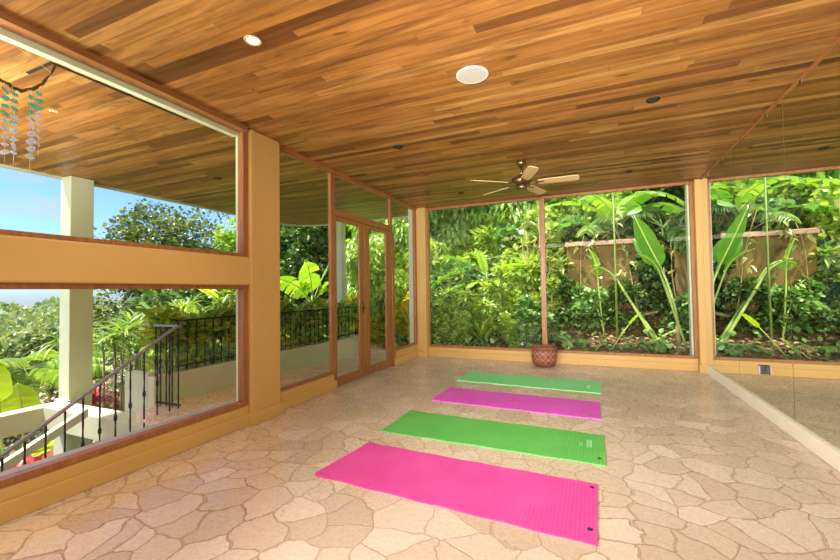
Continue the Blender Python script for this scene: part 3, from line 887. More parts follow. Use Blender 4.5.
def make_rosette(name, label, loc, n_, length, width, mat_, stem_h=.4, el=(.3, 1.3), curl=.9, cat='plant', seed=5, heads=1, stem='bark_pale', spread=.0):
    rng = np.random.default_rng(seed); t = thing(name, label, cat, loc)
    mb = MB(); sm = MB()
    for h_ in range(heads):
        ox, oy = rng.normal(0, spread, 2); hh = stem_h*rng.uniform(.8, 1.15)
        sm.tube([(ox*.3, oy*.3, -.15), (ox*.8, oy*.8, hh*.5), (ox, oy, hh)], .014, 6)
        for i in range(n_):
            a = i*2.4+rng.uniform(-.3, .3); e_ = rng.uniform(*el); l_ = length*rng.uniform(.7, 1.15); p = Vector((ox, oy, hh))
            v = []; f = []; side = Vector((-math.sin(a), math.cos(a), 0)); hd = Vector((math.cos(a), math.sin(a), 0)); ns_ = 6
            for k in range(ns_+1):
                s_ = k/ns_; w_ = width/2*(.35+.65*min(1, s_/.3))*(1-max(0, (s_-.4)/.6)**1.7)
                nr = hd*(-math.sin(e_))+Vector((0, 0, math.cos(e_)))
                v += [tuple(p-side*w_+nr*w_*.35), tuple(p), tuple(p+side*w_+nr*w_*.35)]
                p = p+(hd*math.cos(e_)+Vector((0, 0, 1))*math.sin(e_))*l_/ns_; e_ -= curl/ns_*rng.uniform(.6, 1.4)
            for k in range(ns_):
                f += [(k*3, k*3+3, k*3+4, k*3+1), (k*3+1, k*3+4, k*3+5, k*3+2)]
            mb.add(v, f)
    mb.build('leaves', M[mat_], t, smooth=True); sm.build('stem', M[stem], t, smooth=True)
    return t

def make_frond_plant(name, label, loc, n_, length, mat_, stem_h=.3, el=(.5, 1.2), curl=1.2, leaflet=.16, lw=.022, seed=4, cat='plant', az=None, pairs=22, stem_r=.03, tm=T_STRAP, petiole=.25):
    """palm or fern: fronds of paired leaflets"""
    rng = np.random.default_rng(seed); t = thing(name, label, cat, loc); mb = MB(); sm = MB()
    sm.tube([(0, 0, -.15), (0, 0, stem_h)], stem_r, 8)
    for i in range(n_):
        a = (az[i] if az else i*2.4+rng.uniform(-.3, .3)); e_ = rng.uniform(*el); l_ = length*rng.uniform(.75, 1.1)
        hd = Vector((math.cos(a), math.sin(a), 0)); p = Vector((0, 0, stem_h)); path = [p.copy()]; side = np.array([-math.sin(a), math.cos(a), 0])
        P_, D_, W_ = [], [], []
        for k in range(pairs):
            dv = hd*math.cos(e_)+Vector((0, 0, 1))*math.sin(e_)
            p = p+dv*l_/pairs; e_ -= curl/pairs; path.append(p.copy()); s_ = k/pairs
            if s_ < petiole: continue
            ll = leaflet*(math.sin(PI*min(1, (s_-petiole)/(1-petiole)*.85+.15))**.7+.15)
            for sg_ in (-1, 1):
                P_.append(tuple(p)); D_.append(tuple(side*sg_+np.array(dv)*.45+np.array([0, 0, -.25]))); W_.append(ll)
        leaf_batch(mb, tm, np.array(P_), np.array(D_), np.array(W_), np.full(len(W_), lw), roll=.15, rng=rng)
        sm.tube(path[::3]+[path[-1]], .007, 5)
    mb.build('fronds', M[mat_], t); sm.build('stem', M['stalk'], t)
    return t

def at(x, y, dz=0): return (x, y, float(ter(x, y))+dz)

# --- hill behind: low growth nobody could count
def scatter(name, label, cat, n_, xr, yr, mat_, size, h, tm=T_OVAL, aspect=.8, seed=1, dens=None, up=.6, flat=False):
    rng = np.random.default_rng(seed)
    x = rng.uniform(*xr, n_); y = rng.uniform(*yr, n_)
    if dens is not None:
        k = rng.random(n_) < dens(x, y); x, y = x[k], y[k]
    n_ = len(x); hh = h*rng.random(n_)*(.4+.6*(np.sin(x*2.3+1)*np.sin(y*2.9)*.5+.5))
    z = ter(x, y)+hh+.01
    d = rng.normal(0, 1, (n_, 3)); d[:, 2] = (rng.normal(0, .12, n_) if flat else d[:, 2]*.5+up)
    ls = size*rng.uniform(.5, 1.4, n_)
    mb = MB(); leaf_batch(mb, tm, np.stack([x, y, z], -1), d, ls, ls*aspect, rng=rng, roll=.3 if flat else .6)
    return tag(mb.build(name, M[mat_]), label, cat, kind='stuff')
patch = lambda x, y: np.clip(np.sin(x*1.7+.5)*np.sin(y*2.1+x)*.5+.62, .08, 1)
scatter('undergrowth', 'dense mixed green undergrowth covering the hillside behind the back windows', 'undergrowth', 26000, (-7, 5.5), (8.9, 17), 'lf_mid', .15, .75, seed=1)
scatter('undergrowth', 'dark broad leaved undergrowth higher on the hill behind the windows', 'undergrowth', 20000, (-7, 5.5), (9.4, 17), 'lf_dark', .20, 1.0, seed=2)
scatter('low_plants', 'sparse low green plants on the bare soil outside the back windows', 'undergrowth', 5200, (-4.5, 4), (7.55, 9.3), 'lf_glossy', .10, .32, seed=3, dens=lambda x, y: patch(x, y)*np.where(x < -.8, 1, .42))
scatter('leaf_litter', 'dry brown leaf litter on the soil bank outside the back windows', 'leaf litter', 8000, (-4.5, 4), (7.5, 10), 'lf_dry', .085, .03, seed=4, flat=True, aspect=.7)

# --- solid wall standing in for a reflection in the back glass
t = thing('reflection_wall', 'tan stand-in for a glass reflection with pinkish coping among plants behind the right-hand back window', 'wall', (.2, 8.75, .9))
MB().box(-.66, .64, 0, .3, -.2, 1.22).build('reflection_body', M['tan_reflection'], t, bevel=.02)
cp = MB().box(-.68, .68, -.07, .36, 1.22, 1.31).build('bar', M['bar'], t, bevel=.012)
t = thing('reflection_wall', 'short tan stand-in for a glass reflection with pinkish coping beside the post of mirror', 'wall', (1.95, 8.75, .9))
MB().box(-.5, .9, 0, .3, -.2, 1.22).build('reflection_body', M['tan_reflection'], t, bevel=.02)
MB().box(-.54, .92, -.07, .36, 1.22, 1.31).build('bar', M['bar'], t, bevel=.012)
fb = MB().tube([(.30, 9.0, .62), (.6, 8.72, .70), (.85, 8.6, .74), (1.12, 8.55, .80)], [.03, .038, .035, .02], 8).build('fallen_branch', M['bark_pale'], smooth=True)
tag(fb, 'pale fallen branch lying on the soil bank below the stand-in wall', 'branch')

# --- prominent plants behind the right-hand back window
t = make_banana('heliconia', 'tall heliconia with big green paddle leaf on pale stalks by the back window', at(1.32, 7.95),
    [dict(base=(.02, 0, .3), az=math.radians(188), el=1.50, length=1.0, width=.36, curl=-.05, petiole=1.2, twist=.75, pr=.02, drop_p=.35, mat='lf_heli', fold=.1),
     dict(base=(.05, .03, .3), az=math.radians(160), el=1.38, length=.62, width=.40, curl=.5, petiole=1.25, twist=-.6, pr=.018, drop_p=.2, mat='lf_heli', fold=.1),
     dict(base=(.12, 0, .1), az=math.radians(205), el=1.25, length=.55, width=.12, curl=1.1, petiole=1.3, twist=.3, pr=.016, mat='lf_heli')], stem_h=.45, stem_r=.035, stalk='bark_pale')
make_banana('heliconia', 'slanting heliconia with two thick yellow-green stalks below the stand-in wall', at(1.02, 8.2),
    [dict(base=(0, 0, .05), az=math.radians(176), el=1.08, length=.55, width=.14, curl=.9, petiole=1.2, pr=.028, mat='lf_heli'),
     dict(base=(.05, .03, .05), az=math.radians(165), el=1.02, length=.5, width=.16, curl=1.1, petiole=1.35, pr=.026, mat='lf_heli'),
     dict(base=(-.02, -.05, .05), az=math.radians(20), el=.5, length=.55, width=.10, curl=1.0, petiole=.25, pr=.014, mat='lf_banana')], stem_h=.12, stem_r=.05)
make_banana('heliconia', 'single stalk with a pale hanging leaf in front of stand-in wall', at(.18, 8.3),
    [dict(base=(0, 0, .1), az=math.radians(165), el=1.48, length=.55, width=.24, curl=.5, petiole=1.02, twist=.9, pr=.014, drop_p=-.05, mat='lf_banana'),
     dict(base=(0, 0, .1), az=math.radians(150), el=1.35, length=.4, width=.16, curl=2.2, petiole=.9, twist=.4, pr=.012, drop_p=.5, mat='lf_heli')], stem_h=.2, stem_r=.016)
make_banana('seedling', 'small upright bright green leaf on the soil behind the back window', at(.30, 7.9),
    [dict(base=(0, 0, 0), az=math.radians(20), el=1.0, length=.34, width=.13, curl=.25, petiole=.52, twist=-.7, pr=.008, mat='lf_banana_lime', drop_p=.1)], stem_h=.12, stem_r=.008)
make_banana('seedling', 'small pale green leaf on the soil close to the window sill', at(.03, 7.85),
    [dict(base=(0, 0, 0), az=math.radians(30), el=.8, length=.30, width=.12, curl=.3, petiole=.14, twist=-.6, pr=.007, mat='lf_banana')], stem_h=.06, stem_r=.008)
pole = MB().tube([(0, 0, -.1), (.01, .0, 1.4), (.0, .02, 2.9)], [.02, .018, .012], 8).build('bamboo_cane', M['stalk'], smooth=True); pole.location = at(.40, 8.1)
tag(pole, 'thin upright green cane standing before the stand-in wall', 'cane')
# banana fronds entering from above
make_banana('banana_plant', 'banana plant with torn arching leaves over the stand-in wall, by the mullion', at(.55, 9.5),
    [dict(base=(0, 0, 1.5), az=math.radians(195), el=.75, length=1.5, width=.42, curl=1.3, petiole=.35, torn=.8, mat='lf_banana'),
     dict(base=(0, 0, 1.4), az=math.radians(205), el=.35, length=1.4, width=.40, curl=.9, petiole=.3, torn=.7, mat='lf_heli'),
     dict(base=(0, 0, 1.5), az=math.radians(235), el=.9, length=1.3, width=.40, curl=1.6, petiole=.3, torn=.5, mat='lf_banana'),
     dict(base=(0, 0, 1.5), az=math.radians(300), el=.8, length=1.3, width=.4, curl=1.5, petiole=.3, torn=.6, mat='lf_heli'),
     dict(base=(0, 0, 1.5), az=math.radians(60), el=1.0, length=1.3, width=.4, curl=1.0, petiole=.3, mat='lf_banana')], stem_h=1.7, stem_r=.08)
make_banana('banana_plant', 'banana plant with broad dark leaves above the short stand-in wall', at(2.1, 9.2),
    [dict(base=(0, 0, 1.3), az=math.radians(200), el=.8, length=1.4, width=.45, curl=1.5, petiole=.4, torn=.3, mat='lf_heli'),
     dict(base=(0, 0, 1.3), az=math.radians(250), el=.7, length=1.2, width=.42, curl=1.5, petiole=.4, mat='lf_heli'),
     dict(base=(0, 0, 1.3), az=math.radians(170), el=1.1, length=1.3, width=.4, curl=1.2, petiole=.4, torn=.5, mat='lf_banana'),
     dict(base=(0, 0, 1.3), az=math.radians(290), el=.9, length=1.1, width=.4, curl=1.6, petiole=.4, mat='lf_banana')], stem_h=1.5, stem_r=.08)

# --- behind the left-hand back window
make_banana('banana_plant', 'lush banana plant with long lime leaf in front of the drooping tree', at(-2.15, 8.75),
    [dict(base=(0, 0, 1.0), az=math.radians(178), el=.62, length=1.15, width=.30, curl=.95, petiole=.35, torn=.4, twist=.7, mat='lf_banana'),
     dict(base=(0, 0, .95), az=math.radians(186), el=.30, length=1.2, width=.30, curl=.75, petiole=.35, torn=.3, twist=.6, mat='lf_banana'),
     dict(base=(0, 0, .9), az=math.radians(205), el=.35, length=1.1, width=.30, curl=1.3, petiole=.3, torn=.6, twist=.5, mat='lf_heli'),
     dict(base=(0, 0, 1.0), az=math.radians(-12), el=.34, length=1.05, width=.22, curl=.85, petiole=.25, twist=-.75, mat='lf_banana_lime'),
     dict(base=(0, 0, .9), az=math.radians(215), el=-.05, length=.8, width=.22, curl=.8, petiole=.3, torn=.5, mat='lf_heli'),
     dict(base=(0, 0, .8), az=math.radians(300), el=.4, length=.7, width=.22, curl=1.3, petiole=.2, mat='lf_banana'),
     dict(base=(0, 0, .8), az=math.radians(250), el=.2, length=.7, width=.2, curl=1.2, petiole=.2, mat='lf_banana_lime'),
     dict(base=(0, 0, .8), az=math.radians(270), el=1.0, length=.8, width=.2, curl=.8, petiole=.3, mat='lf_banana')], stem_h=1.1, stem_r=.05)

droop = make_bush('drooping_tree', 21, 3.6, 1.35, 9000, .2, M['lf_bright'], tm=T_LANCE, droop=-.45, upward=.1, clumps=26, aspect=.26, stem_r=.06, cat='tree',
    label='drooping-leaved tree filling the corner of the back-left window', low=.15)
droop.location = at(-3.9, 9.9, -.1)
for i, (x, y, s_, lab) in enumerate([(-2.6, 10.8, 1.0, 'drooping-leaved tree behind the lime banana leaf'),
        (-5.5, 10.2, 1.05, 'drooping-leaved tree seen through the far door leaf'),
        (-4.9, 8.75, .72, 'drooping-leaved tree seen through the narrow pane beside the door')]):
    dup(droop, at(x, y, -.1), i*1.9+.6, s_, lab)
darkt = make_bush('dark_tree', 31, 4.2, 1.7, 8000, .17, M['lf_dark'], tm=T_OVAL, clumps=18, aspect=.42, stem_r=.08, cat='tree', low=.2,
    label='dark evergreen tree behind banana leaves in the pane beside the column')
darkt.location = at(-8.6, 11.6, -.2); darkt.scale = (1.15, 1.15, 1.4)
for i, (x, y, s_, lab) in enumerate([(-6.6, 13.0, 1.3, 'dark evergreen tree high behind the near door leaf'), (-10.9, 13.5, 1.6, 'dark evergreen tree seen beyond the column edge pane'),
        (-3.3, 13.5, .8, None), (-.6, 12.6, .62, None), (1.2, 11.6, .6, None), (3.2, 11.5, .62, None), (4.6, 10.4, .62, None), (-1.8, 15, .8, None)]):
    dup(darkt, at(x, y, -.2), i*1.3, s_, lab or 'dark leafy tree on the upper hill behind the back windows', None if lab else 'dark trees on the upper hill')

# thicket shrubs
sh_mid = make_bush('leafy_shrub', 41, 1.3, .60, 2300, .12, M['lf_bright'], upward=.45, clumps=11, aspect=.4, label='bright leafy shrub in the corner of the back-left window')
sh_mid.location = at(-3.05, 8.0); sh_mid.scale = (.8, .8, .7)
sh_gl = make_bush('glossy_shrub', 43, 1.1, .55, 1700, .135, M['lf_glossy'], upward=.3, clumps=10, aspect=.46, label='glossy broad-leaved shrub just left of window mullion')
sh_gl.location = at(-1.05, 7.98); sh_gl.scale = (.7, .7, .6)
sh_dk = make_bush('dark_shrub', 45, 1.3, .6, 2300, .105, M['lf_dark'], upward=.2, clumps=11, aspect=.42, label='dark small-leaved shrub below the gap between the two stand-in walls')
sh_dk.location = at(.95, 9.0); sh_dk.scale = (.8, .8, .95)
sh_lan = make_bush('lance_shrub', 47, 1.4, .55, 1700, .21, M['lf_bright'], tm=T_LANCE, upward=.35, clumps=11, aspect=.2, label='long-leaved bright shrub under the arching lime banana leaf')
sh_lan.location = at(-2.0, 8.35); sh_lan.scale = (.75, .75, .7)
KINDS = {'m': (sh_mid, 'bright leafy shrub in the thicket behind the back windows', 'bright shrubs in the thicket'),
         'g': (sh_gl, 'glossy broad-leaved shrub in the thicket behind the back windows', 'glossy shrubs in the thicket'),
         'd': (sh_dk, 'dark small-leaved shrub in the thicket behind the back windows', 'dark shrubs in the thicket'),
         'l': (sh_lan, 'long-leaved shrub in the thicket behind the back windows', 'long-leaved shrubs in the thicket')}
prg = random.Random(77)
for (y, xs_, kinds, sc0) in ((7.95, (-2.45, -1.55), 'lm', .42), (8.45, (-3.45, -2.75, -1.35, -.75), 'mlgm', .72), (9.0, (-3.9, -3.2, -2.6, -1.7, -1.1), 'lmgml', 1.0),
        (9.55, (-3.4, -2.3, -1.6, -.8, -.2), 'mlgmd', 1.15), (10.3, (-2.9, -2.0, -1.2, -.4, .4, 1.1, 1.9, 2.8), 'mlmgmddm', 1.15), (11.3, (-2.4, -1.4, -.4, .6, 1.6, 2.6, 3.6), 'mlmmdgd', 1.2),
        (12.5, (-3.0, -1.8, -.6, .6, 1.8, 3.0), 'lmdmgd', 1.25), (13.8, (-3.5, -2, -.5, 1, 2.5, 4), 'mldmdm', 1.3),
        (8.5, (-.5, .0, .55, 1.7, 2.3), 'dgdgd', .66), (8.55, (2.9, 3.6), 'dg', .8), (9.35, (.2, .95, 1.7, 2.6, 3.4), 'ddgdd', .95)):
    for i, x in enumerate(xs_):
        p_, lab, grp = KINDS[kinds[i % len(kinds)]]
        k_ = sc0*prg.uniform(.88, 1.12)
        dup(p_, at(x+prg.uniform(-.12, .12), y+prg.uniform(-.12, .12)), prg.uniform(0, 6.28), (k_, k_, k_*prg.uniform(.9, 1.1)), lab, grp)
make_rosette('strappy_plant', 'bright strappy plant low in the middle of the back-left window', at(-1.95, 7.95), 26, .62, .06, 'lf_bright', .1, (.7, 1.4), .9, seed=8, heads=2, spread=.08)
make_rosette('strappy_plant', 'strappy plant with arching leaves low by the corner post', at(-2.6, 7.85), 26, .5, .05, 'lf_mid', .08, (.4, 1.3), 1.2, seed=9, heads=2, spread=.1)
# thin bare saplings leaning on the bank
def sapling(loc, lean, h, label, seed, m_='drystalk', leaves=26):
    rng = np.random.default_rng(seed); t = thing('sapling', label, 'sapling', loc); sm = MB(); mb = MB(); P_, D_ = [], []
    top = np.array([lean[0], lean[1], h]); 
    path = [tuple(top*q+np.array([.04*math.sin(q*7+seed), .04*math.cos(q*5), 0])) for q in np.linspace(-.04, 1, 9)]
    sm.tube(path, [.014*(1-.6*i/8) for i in range(9)], 6)
    for k in range(5):
        q = rng.uniform(.45, .95); b_ = top*q; e_ = b_+np.array([rng.uniform(-.4, .4), rng.uniform(-.3, .2), rng.uniform(.1, .45)])
        sm.tube([tuple(b_), tuple((b_+e_)/2+np.array([0, 0, .05])), tuple(e_)], [.008, .006, .003], 5)
        for j in range(leaves//5):
            P_.append(b_+(e_-b_)*rng.uniform(.4, 1)); D_.append(rng.normal(0, .6, 3)+np.array([0, 0, -.3]))
    ls = rng.uniform(.10, .2, len(P_)); leaf_batch(mb, T_LANCE, np.array(P_), np.array(D_), ls, ls*.4, rng=rng)
    sm.build('stem', M[m_], t, smooth=True); mb.build('leaves', M['lf_olive'], t)
sapling(at(.95, 8.25), (-.55, .3), 2.3, 'thin grey sapling leaning left across the stand-in wall coping', 3)
sapling(at(-.35, 8.35), (.25, .2), 1.9, 'thin tan sapling standing just right of the window mullion', 5)
sapling(at(1.5, 8.45), (-.2, .3), 2.2, 'thin grey sapling behind the tall heliconia leaf', 8)
sapling(at(-.62, 8.1), (-.2, .3), 1.7, 'thin tan sapling behind the clay pot and mullion', 9)
# dry stems
t = thing('dry_stems', 'cluster of tan dry bamboo stems just left of the window mullion', 'stems', at(-1.0, 8.9))
for k in range(14):
    a = RNG.uniform(0, 6.28); q = RNG.uniform(0, .38); p0 = (q*math.cos(a), q*math.sin(a), -.1); p1 = (p0[0]+RNG.uniform(-.25, .25), p0[1]+RNG.uniform(-.15, .15), RNG.uniform(1.2, 2.1))
    mb = MB(); mb.tube([p0, ((p0[0]+p1[0])/2+RNG.uniform(-.05, .05), p0[1], p1[2]*.5), p1], RNG.uniform(.007, .014), 6); mb.build('stem', M['drystalk'], t, smooth=True)
make_frond_plant('fern', 'pale grey-green fern fronds high beside the mullion in the back-left window', at(-1.2, 9.6), 9, 1.1, 'lf_olive', 1.1, (.2, 1.1), 1.3, .2, .05, seed=12)
make_frond_plant('palm', 'dark palm fronds hanging at the top of the right-hand back window', at(1.35, 9.3), 11, 1.25, 'lf_dark', 1.5, (.2, 1.2), 1.5, .34, .05, seed=13)
make_frond_plant('palm', 'green palm with narrow leaflets behind the stand-in wall', at(.15, 9.75), 10, 1.2, 'lf_mid', 1.1, (.3, 1.2), 1.4, .3, .045, seed=14)
make_frond_plant('fern', 'low fern on the soil below the heliconia stalks', at(.85, 7.95), 9, .42, 'lf_glossy', .05, (.4, 1.0), 1.1, .11, .03, seed=15)
make_frond_plant('fern', 'low fern on the soil beside the clay pot end of window', at(-.45, 7.95), 9, .45, 'lf_mid', .05, (.4, 1.1), 1.1, .11, .03, seed=16)

# --- through door and side panes
make_banana('banana_plant', 'banana clump with wide light leaves behind the planter railing', at(-6.9, 8.7, .15),
    [dict(base=(0, 0, 1.35), az=math.radians(75), el=1.15, length=1.49, width=0.55, curl=.45, petiole=.35, twist=-.5, torn=.3, mat='lf_banana'),
     dict(base=(0, 0, 1.35), az=math.radians(-60), el=1.0, length=1.43, width=0.55, curl=.9, petiole=.3, twist=.5, torn=.4, mat='lf_banana'),
     dict(base=(0, 0, 1.3), az=math.radians(-100), el=.75, length=1.43, width=0.55, curl=1.0, petiole=.3, twist=.7, torn=.5, mat='lf_banana'),
     dict(base=(0, 0, 1.3), az=math.radians(10), el=.9, length=1.30, width=0.52, curl=.9, petiole=.3, torn=.4, mat='lf_banana'),
     dict(base=(0, 0, 1.2), az=math.radians(60), el=.4, length=1.30, width=0.49, curl=.9, petiole=.3, twist=-.6, torn=.4, mat='lf_banana'),
     dict(base=(0, 0, 1.1), az=math.radians(-40), el=.3, length=1.30, width=0.47, curl=.9, petiole=.3, torn=.4, mat='lf_banana'),
     dict(base=(0, 0, 1.2), az=math.radians(200), el=.9, length=1.30, width=0.47, curl=.9, petiole=.3, mat='lf_banana')], stem_h=1.5, stem_r=.09)
make_banana('banana_plant', 'banana plant with a pale blueish leaf seen through the near door', at(-5.9, 8.6),
    [dict(base=(0, 0, .5), az=math.radians(-60), el=1.1, length=.8, width=.28, curl=.9, petiole=.5, mat='lf_olive'),
     dict(base=(0, 0, .5), az=math.radians(20), el=1.2, length=.9, width=.28, curl=.8, petiole=.5, mat='lf_banana'),
     dict(base=(0, 0, .5), az=math.radians(-120), el=1.0, length=.8, width=.28, curl=1.0, petiole=.5, mat='lf_banana')], stem_h=.7, stem_r=.05)
cro = make_bush('croton_shrub', 51, 1.0, .5, 900, .2, M['lf_yellow'], tm=T_LANCE, upward=.5, clumps=9, aspect=.34, label='yellow croton shrub seen through near door above planter end')
cro.location = at(-5.3, 8.35); cro.scale = (1.1, 1.1, 1.25)
for i, (x, y, s_, lab) in enumerate([(-4.35, 8.6, .85, 'yellow and pink croton shrub at the end of terrace behind the far door'), (-3.75, 8.35, .95, 'yellow croton shrub low in the narrow pane beside the door'),
        (-4.6, 9.2, 1.1, 'yellow croton shrub behind the other crotons at the terrace end')]):
    dup(cro, at(x, y), i+.5, s_, lab)
make_rosette('spiky_plant', 'spiky yellow-striped plant behind the narrow pane beside the door', at(-3.72, 7.98), 22, .75, .035, 'lf_yellow', .55, (.5, 1.4), .9, seed=18)

# --- planter shrubs behind the railing
ps = make_bush('planter_shrub', 61, .72, .27, 520, .15, M['lf_bright'], tm=T_LANCE, upward=.55, clumps=9, aspect=.26, stem_r=.01, label='leafy shrub at the front end of the planter behind the railing')
ps.location = (-4.88, 3.25, .24)
for k in range(11):
    dup(ps, (-4.86+.03*math.sin(k*2.3), 3.58+k*.345, .24), k*1.4, (.9, 1.0, .85+.1*(k % 3)), 'bright leafy shrub in the planter behind the black railing', 'planter shrubs behind the railing')
bb = make_bush('bamboo_shrub', 63, 3.2, .75, 3600, .2, M['lf_bright'], tm=T_LANCE, upward=.1, droop=-.1, clumps=20, aspect=.2, stem_r=.02, low=.25, label='tall narrow-leaved shrub behind the front of the planter')
bb.location = at(-6.3, 4.6); bb.scale = (.9, .9, .86)
for i, (x, y, z_, lab) in enumerate([(-6.2, 5.8, .70, 'narrow-leaved shrub behind the middle of the planter'), (-6.3, 6.9, .70, 'narrow-leaved shrub behind the far part of the planter'),
        (-6.1, 8.0, .36, 'narrow-leaved shrub behind the far planter corner')]):
    dup(bb, at(x, y), i*2+1, (.9, .9, z_), lab)
# --- slope to the left of the porch
spk = make_rosette('dracaena', 'bushy narrow-leaved plant at the end of planter behind handrail', at(-7.2, 3.95), 20, .55, .045, 'lf_mid', 2.3, (-.1, 1.3), 1.3, seed=19, heads=7, spread=.4)
dup(spk, at(-7.7, 4.7, .25), 1.4, 1.0, 'bushy narrow-leaved plant behind the front planter shrub')
dup(spk, at(-7.5, 5.6, .3), 2.4, 1.05, 'bushy narrow-leaved plant farther back beyond the planter')
make_banana('banana_plant', 'young banana plant with lime paddle leaves below the porch beam', at(-8.0, 3.1),
    [dict(base=(.0, .12, .9), az=math.radians(180), el=1.42, length=.58, width=.46, curl=.3, petiole=.52, twist=0, mat='lf_banana_lime', fold=.1),
     dict(base=(0, -.12, .9), az=math.radians(190), el=1.45, length=.70, width=.36, curl=.3, petiole=.85, mat='lf_banana_lime', fold=.1),
     dict(base=(.1, -.3, .78), az=math.radians(75), el=.45, length=.85, width=.42, curl=.5, petiole=.1, twist=-.7, mat='lf_banana_lime'),
     dict(base=(.1, .0, .5), az=math.radians(-70), el=.5, length=.8, width=.36, curl=.9, petiole=.2, twist=.6, mat='lf_banana_lime')], stem_h=1.1, stem_r=.06)
make_rosette('cordyline', 'red cordyline under the porch beam beside the column', at(-7.0, 3.0), 34, .62, .085, 'lf_red', .7, (.1, 1.4), 1.0, seed=22)
make_rosette('cordyline', 'red cordyline below the banana leaf at the photo edge', at(-7.3, 2.75), 34, .62, .085, 'lf_red', .55, (.1, 1.4), 1.0, seed=23)
make_rosette('cordyline', 'pink-red cordyline between column and planter end wall', at(-7.3, 3.75), 30, .5, .07, 'lf_red', 1.45, (.1, 1.4), 1.0, seed=24)
gb = make_bush('grey_bush', 71, 1.9, 1.0, 1500, .10, M['lf_grey'], clumps=14, aspect=.35, label='greyish twiggy bush beyond the lime banana leaves', stem_r=.03)
gb.location = at(-10.5, 4.3, -.2)
dup(gb, at(-10.2, 5.6, -.1), 1, 1.0, 'greyish twiggy bush behind the porch column')
make_frond_plant('feathery_tree', 'light green feathery tree with flat fronds left of the porch column', at(-13.0, 5.2), 34, 2.0, 'lf_bright', 2.5, (-.05, .55), .6, .36, .055, seed=27, cat='tree', pairs=44, stem_r=.1)
mt = make_bush('round_tree', 81, 4.2, 2.0, 9000, .18, M['lf_tree'], clumps=18, aspect=.4, stem_r=.09, cat='tree', label='olive-green round tree left of the porch column')
mt.location = at(-20, 8.6, -.5)
dup(mt, at(-19, 6.3, -.6), 2, .9, 'olive-green round tree at the photo edge above the feathery tree')
bigt = make_bush('spreading_tree', 83, 6.2, 2.6, 20000, .12, M['lf_tree'], clumps=30, aspect=.4, stem_r=.12, cat='tree', low=.3, label='tall spreading tree against the sky in the upper window')
bigt.location = at(-13.2, 9.4, .2); bigt.scale = (1.12, 1.12, 1.06)
dk = dup(darkt, at(-10.2, 7.4, -.2), 2.2, (1.0, 1.0, .88), 'dark tree behind the porch column and handrail')
dup(darkt, at(-11.5, 10.4, -.2), 3.2, (1.1, 1.1, 1.0), 'dark tree below the tall spreading tree')
yt = make_bush('yellow_green_tree', 85, 4.8, 1.0, 5000, .12, M['lf_bright'], clumps=16, aspect=.36, stem_r=.06, cat='tree', low=.3, label='yellow-green tree at the edge of the column in the upper window')
yt.location = at(-8.9, 8.0, -.1)
make_banana('banana_plant', 'tall banana with one long drooping leaf above the planter railing', at(-7.6, 6.6),
    [dict(base=(0, 0, 2.9), az=math.radians(-80), el=.55, length=1.3, width=.26, curl=.7, petiole=.4, mat='lf_banana_lime'),
     dict(base=(0, 0, 2.9), az=math.radians(30), el=.7, length=1.1, width=.28, curl=1.0, petiole=.4, mat='lf_banana'),
     dict(base=(0, 0, 2.75), az=math.radians(-20), el=.4, length=1.0, width=.26, curl=1.2, petiole=.4, mat='lf_banana')], stem_h=3.1, stem_r=.07)

# distant forest on the far slope
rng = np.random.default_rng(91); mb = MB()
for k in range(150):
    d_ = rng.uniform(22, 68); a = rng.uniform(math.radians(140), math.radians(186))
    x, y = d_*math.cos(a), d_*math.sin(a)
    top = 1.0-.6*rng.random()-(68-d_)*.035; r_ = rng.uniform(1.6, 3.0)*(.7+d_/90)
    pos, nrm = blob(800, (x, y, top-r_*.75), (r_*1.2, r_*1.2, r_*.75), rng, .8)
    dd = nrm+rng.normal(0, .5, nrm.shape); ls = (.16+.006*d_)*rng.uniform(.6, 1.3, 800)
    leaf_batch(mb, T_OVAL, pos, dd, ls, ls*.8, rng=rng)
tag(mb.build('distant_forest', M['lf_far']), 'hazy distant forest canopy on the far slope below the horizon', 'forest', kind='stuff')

# ------------------------------------------------------------------ light
w_ = bpy.data.worlds.new('sky'); sc.world = w_; w_.use_nodes = True
nt = w_.node_tree; nt.nodes.clear(); t = NT(nt)
out = t.n('ShaderNodeOutputWorld'); bg = t.n('ShaderNodeBackground')
sky = t.n('ShaderNodeTexSky', sky_type='NISHITA'); sky.sun_disc = False
SUN_EL, SUN_AZ = math.radians(62), math.radians(-118)    # azimuth from +Y, negative towards -X
sky.sun_elevation = SUN_EL; sky.sun_rotation = SUN_AZ; sky.altitude = 300; sky.air_density = 1.0; sky.dust_density = .8; sky.ozone_density = 1.5
tc = t.n('ShaderNodeTexCoord').outputs['Generated']
mp = t.n('ShaderNodeMapping'); mp.inputs['Scale'].default_value = (1, 1, 3.5); t.l(tc, mp.inputs[0])
cl = t.noise(mp.outputs[0], 2.2, 6, .6, .3)
cf = t.ramp(cl.outputs['Fac'], [(.56, (0,0,0,1)), (.74, (.9,.9,.9,1))])
c = t.mix(cf, t.mix(1.0, sky.outputs[0], (.42, .57, .85, 1), 'MULTIPLY'), (2.3, 2.4, 2.55, 1))
sz = t.n('ShaderNodeSeparateXYZ'); t.l(tc, sz.inputs[0])
hi = t.n('ShaderNodeMapRange'); hi.inputs['From Min'].default_value = .45; hi.inputs['From Max'].default_value = .75; hi.inputs['To Min'].default_value = 0; hi.inputs['To Max'].default_value = .8
t.l(sz.outputs[2], hi.inputs['Value'])
c = t.mix(hi.outputs[0], c, (4.4, 4.5, 4.6, 1))       # overhead sky, out of view, brightened to fill the outdoors
t.l(c, bg.inputs[0]); bg.inputs[1].default_value = .36
t.l(bg.outputs[0], out.inputs[0])
sd = bpy.data.lights.new('sun', 'SUN'); sd.energy = 10.0; sd.angle = math.radians(2); sd.color = (1, .95, .86)
so = bpy.data.objects.new('sun', sd); COL.objects.link(so)
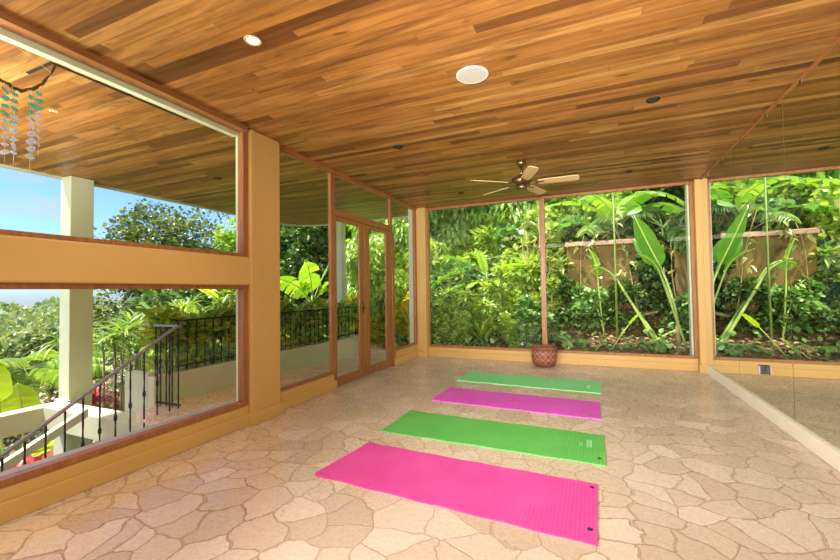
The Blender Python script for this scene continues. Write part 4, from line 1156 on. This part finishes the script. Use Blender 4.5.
sdir = Vector((math.sin(SUN_AZ)*math.cos(SUN_EL), math.cos(SUN_AZ)*math.cos(SUN_EL), math.sin(SUN_EL)))
so.rotation_euler = sdir.to_track_quat('Z', 'Y').to_euler()

def area(name, loc, size, power, col, up=False, rot=None):
    a = bpy.data.lights.new(name, 'AREA'); a.shape = 'RECTANGLE'; a.size, a.size_y = size; a.energy = power; a.color = col
    o = bpy.data.objects.new(name, a); COL.objects.link(o); o.location = loc
    o.rotation_euler = rot if rot else ((PI, 0, 0) if up else (0, 0, 0))
    return o
WARM = (1, .90, .74)
# unseen fill lights added behind the viewer; only the lit downlight has a fitting
for i, (x, y) in enumerate(((-2.2, -.6), (-.7, -.3), (.8, -.6))):  # added fill spots for the far end of the room, no fittings
    l_ = bpy.data.lights.new('rear_fill_spot', 'SPOT'); l_.energy = 820 if i == 0 else 640; l_.spot_size = math.radians(80); l_.spot_blend = 1.0; l_.color = (1, .96, .9); l_.shadow_soft_size = .012
    o = bpy.data.objects.new('rear_fill_spot', l_); COL.objects.link(o); o.location = (x, y, 1.7)
    o.rotation_euler = (Vector((x, y, 1.7))-Vector((1.3, 4.6, .8) if i == 0 else (x*.6-.1, 5.6, 1.75))).to_track_quat('Z', 'Y').to_euler()
for i, (x, y) in enumerate(((-1.7, -.5), (.3, -.5))):  # added fill spots that brighten the far ceiling
    l_ = bpy.data.lights.new('rear_ceiling_fill', 'SPOT'); l_.energy = 430; l_.spot_size = math.radians(60); l_.spot_blend = 1.0; l_.color = (1, .94, .86); l_.shadow_soft_size = .012
    o = bpy.data.objects.new('rear_ceiling_fill', l_); COL.objects.link(o); o.location = (x, y, 1.6)
    o.rotation_euler = (Vector((x, y, 1.6))-Vector((x*.8-.15, 6.2, 2.9))).to_track_quat('Z', 'Y').to_euler()
sp = bpy.data.lights.new('lit_downlight', 'SPOT'); sp.energy = 60; sp.spot_size = math.radians(110); sp.spot_blend = .6; sp.color = WARM; sp.shadow_soft_size = .04
o = bpy.data.objects.new('lit_downlight', sp); COL.objects.link(o); o.location = (-1.925, 1.854, H-.03)
area('rear_fill_down', (-.6, -.6, H-.05), (2.6, 1.2), 85, (1, .90, .74))  # added warm fill panel for the near floor
area('rear_fill_up', (-.7, -1.0, 1.45), (3.6, 2.8), 95, (.92, .96, 1), True)  # added fill panel facing up, lifts the whole ceiling
area('porch_fill', (-4.8, -.3, 1.7), (1.8, 3.0), 420, (1, .97, .9), True)  # unseen fill added to brighten soffit and terrace

# ------------------------------------------------------------------ view
sc.view_settings.view_transform = 'Standard'; sc.view_settings.look = 'None'
sc.view_settings.gamma = 1; sc.view_settings.use_curve_mapping = False; sc.view_settings.exposure = -0.08
cy = sc.cycles
cy.max_bounces = 10; cy.diffuse_bounces = 5; cy.glossy_bounces = 5; cy.transparent_max_bounces = 24; cy.transmission_bounces = 6
cy.use_denoising = True; cy.sample_clamp_indirect = 6
